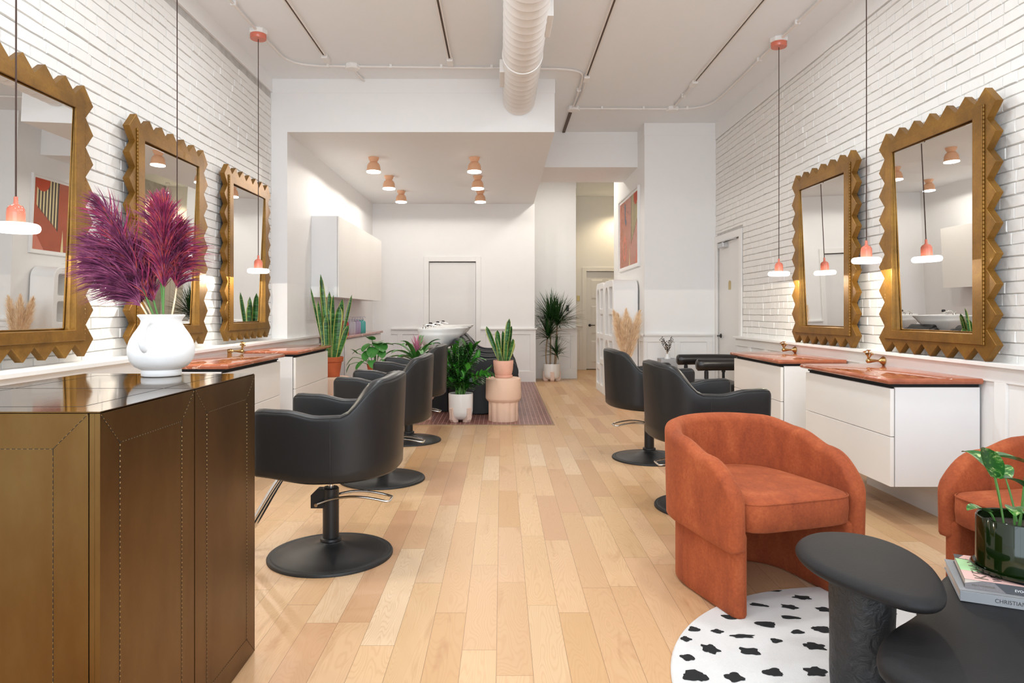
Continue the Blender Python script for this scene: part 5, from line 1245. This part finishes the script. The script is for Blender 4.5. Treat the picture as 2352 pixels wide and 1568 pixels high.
# ============================================================ BLACK BOLSTER CHAIR, PLANTER
bc = thing('bolster_armchair', 'black armchair with round bolster arms behind the far right cabinet', 'armchair', (2.40, 7.60, 0))
for y in (-0.40, 0.40):
    mb = MB(); pts = [(-0.33+0.66*i/12, y, 0.665+0.004*math.sin(PI*i/12)) for i in range(13)]
    mb.tube([(-0.345, y, 0.665)]+pts+[(0.345, y, 0.665)], [0.045]+[0.062]*13+[0.045], 24); mb.build('armrest', 'tube_black', bc, smooth=50)
    MB().tube([(-0.24, y, 0.61), (-0.24, y, 0.06)], 0.016, 10).tube([(0.20, y, 0.61), (0.20, y, 0.06)], 0.016, 10).tube([(-0.24, y, 0.16), (0.20, y, 0.16)], 0.014, 10).tube([(-0.24, y, 0.60), (-0.24, y, 0.52)], 0.022, 10).tube([(0.20, y, 0.60), (0.20, y, 0.52)], 0.022, 10).build('side_frame', 'black_metal', bc, smooth=50)
MB().tube([(-0.24, -0.40, 0.05), (-0.24, 0.40, 0.05)], 0.016).tube([(0.20, -0.40, 0.05), (0.20, 0.40, 0.05)], 0.016).tube([(-0.24, -0.40, 0.30), (-0.24, 0.40, 0.30)], 0.014).tube([(0.20, -0.40, 0.30), (0.20, 0.40, 0.30)], 0.014).build('base_frame', 'black_metal', bc, smooth=50)
MB().box(-0.31, -0.325, 0.315, 0.24, 0.325, 0.45).build('seat', 'tube_black', bc, bevel=0.035, seg=4)
MB().tube([(0.29, -0.33, 0.62), (0.29, 0.33, 0.62)], 0.06, 20).build('backrest', 'tube_black', bc, smooth=50)
pl = thing('planter', 'tapered grey concrete block planter behind the right salon chairs', 'planter', (2.09, 8.60, 0))
mb = MB(); mb.grid([[(sx*w, sy*w, z) for sx, sy in ((-1, -1), (1, -1), (1, 1), (-1, 1))] for w, z in ((0.075, 0), (0.106, 0.64), (0.088, 0.64), (0.085, 0.60))], True, capa=True, capb=True); mb.build('body', 'conc', pl, bevel=0.004)
bv_ = thing('bud_vase', 'small pale bud vase on the grey concrete block', 'vase', (2.09, 8.60, 0.6005))
MB().lathe([(0.0, 0), (0.035, 0), (0.04, 0.04), (0.022, 0.08), (0.026, 0.10), (0.02, 0.10), (0.016, 0.08), (0, 0.075)], n=28).build('body', 'ceramic', bv_, smooth=50)
sg = thing('dried_sprigs', 'black dried berry sprigs in the small bud vase', 'dried flowers', (2.09, 8.60, 0.678))
mb = MB(); sb = MB(); r = random.Random(51)
for i, (tx, tz) in enumerate(((-.10, .20), (-.075, .23), (-.04, .20), (-.02, .17), (.03, .19), (.06, .23), (.075, .20), (.0, .13))):
    cv = bez((0, 0, 0), (tx*.3, 0, tz*.6), (tx, r.uniform(-.03, .03), tz), 10); sb.tube(cv, 0.0018, 5)
    for k in range(3, 11):
        for _ in range(2):
            c = cv[k]+Vector((r.uniform(-.012, .012), r.uniform(-.012, .012), r.uniform(-.01, .01))); mb.lathe([(0, -.006), (0.0055, -.003), (0.0055, .003), (0, .006)], c, 6)
sb.build('stem', 'bark', sg); mb.build('berries', 'berry', sg, smooth=60)
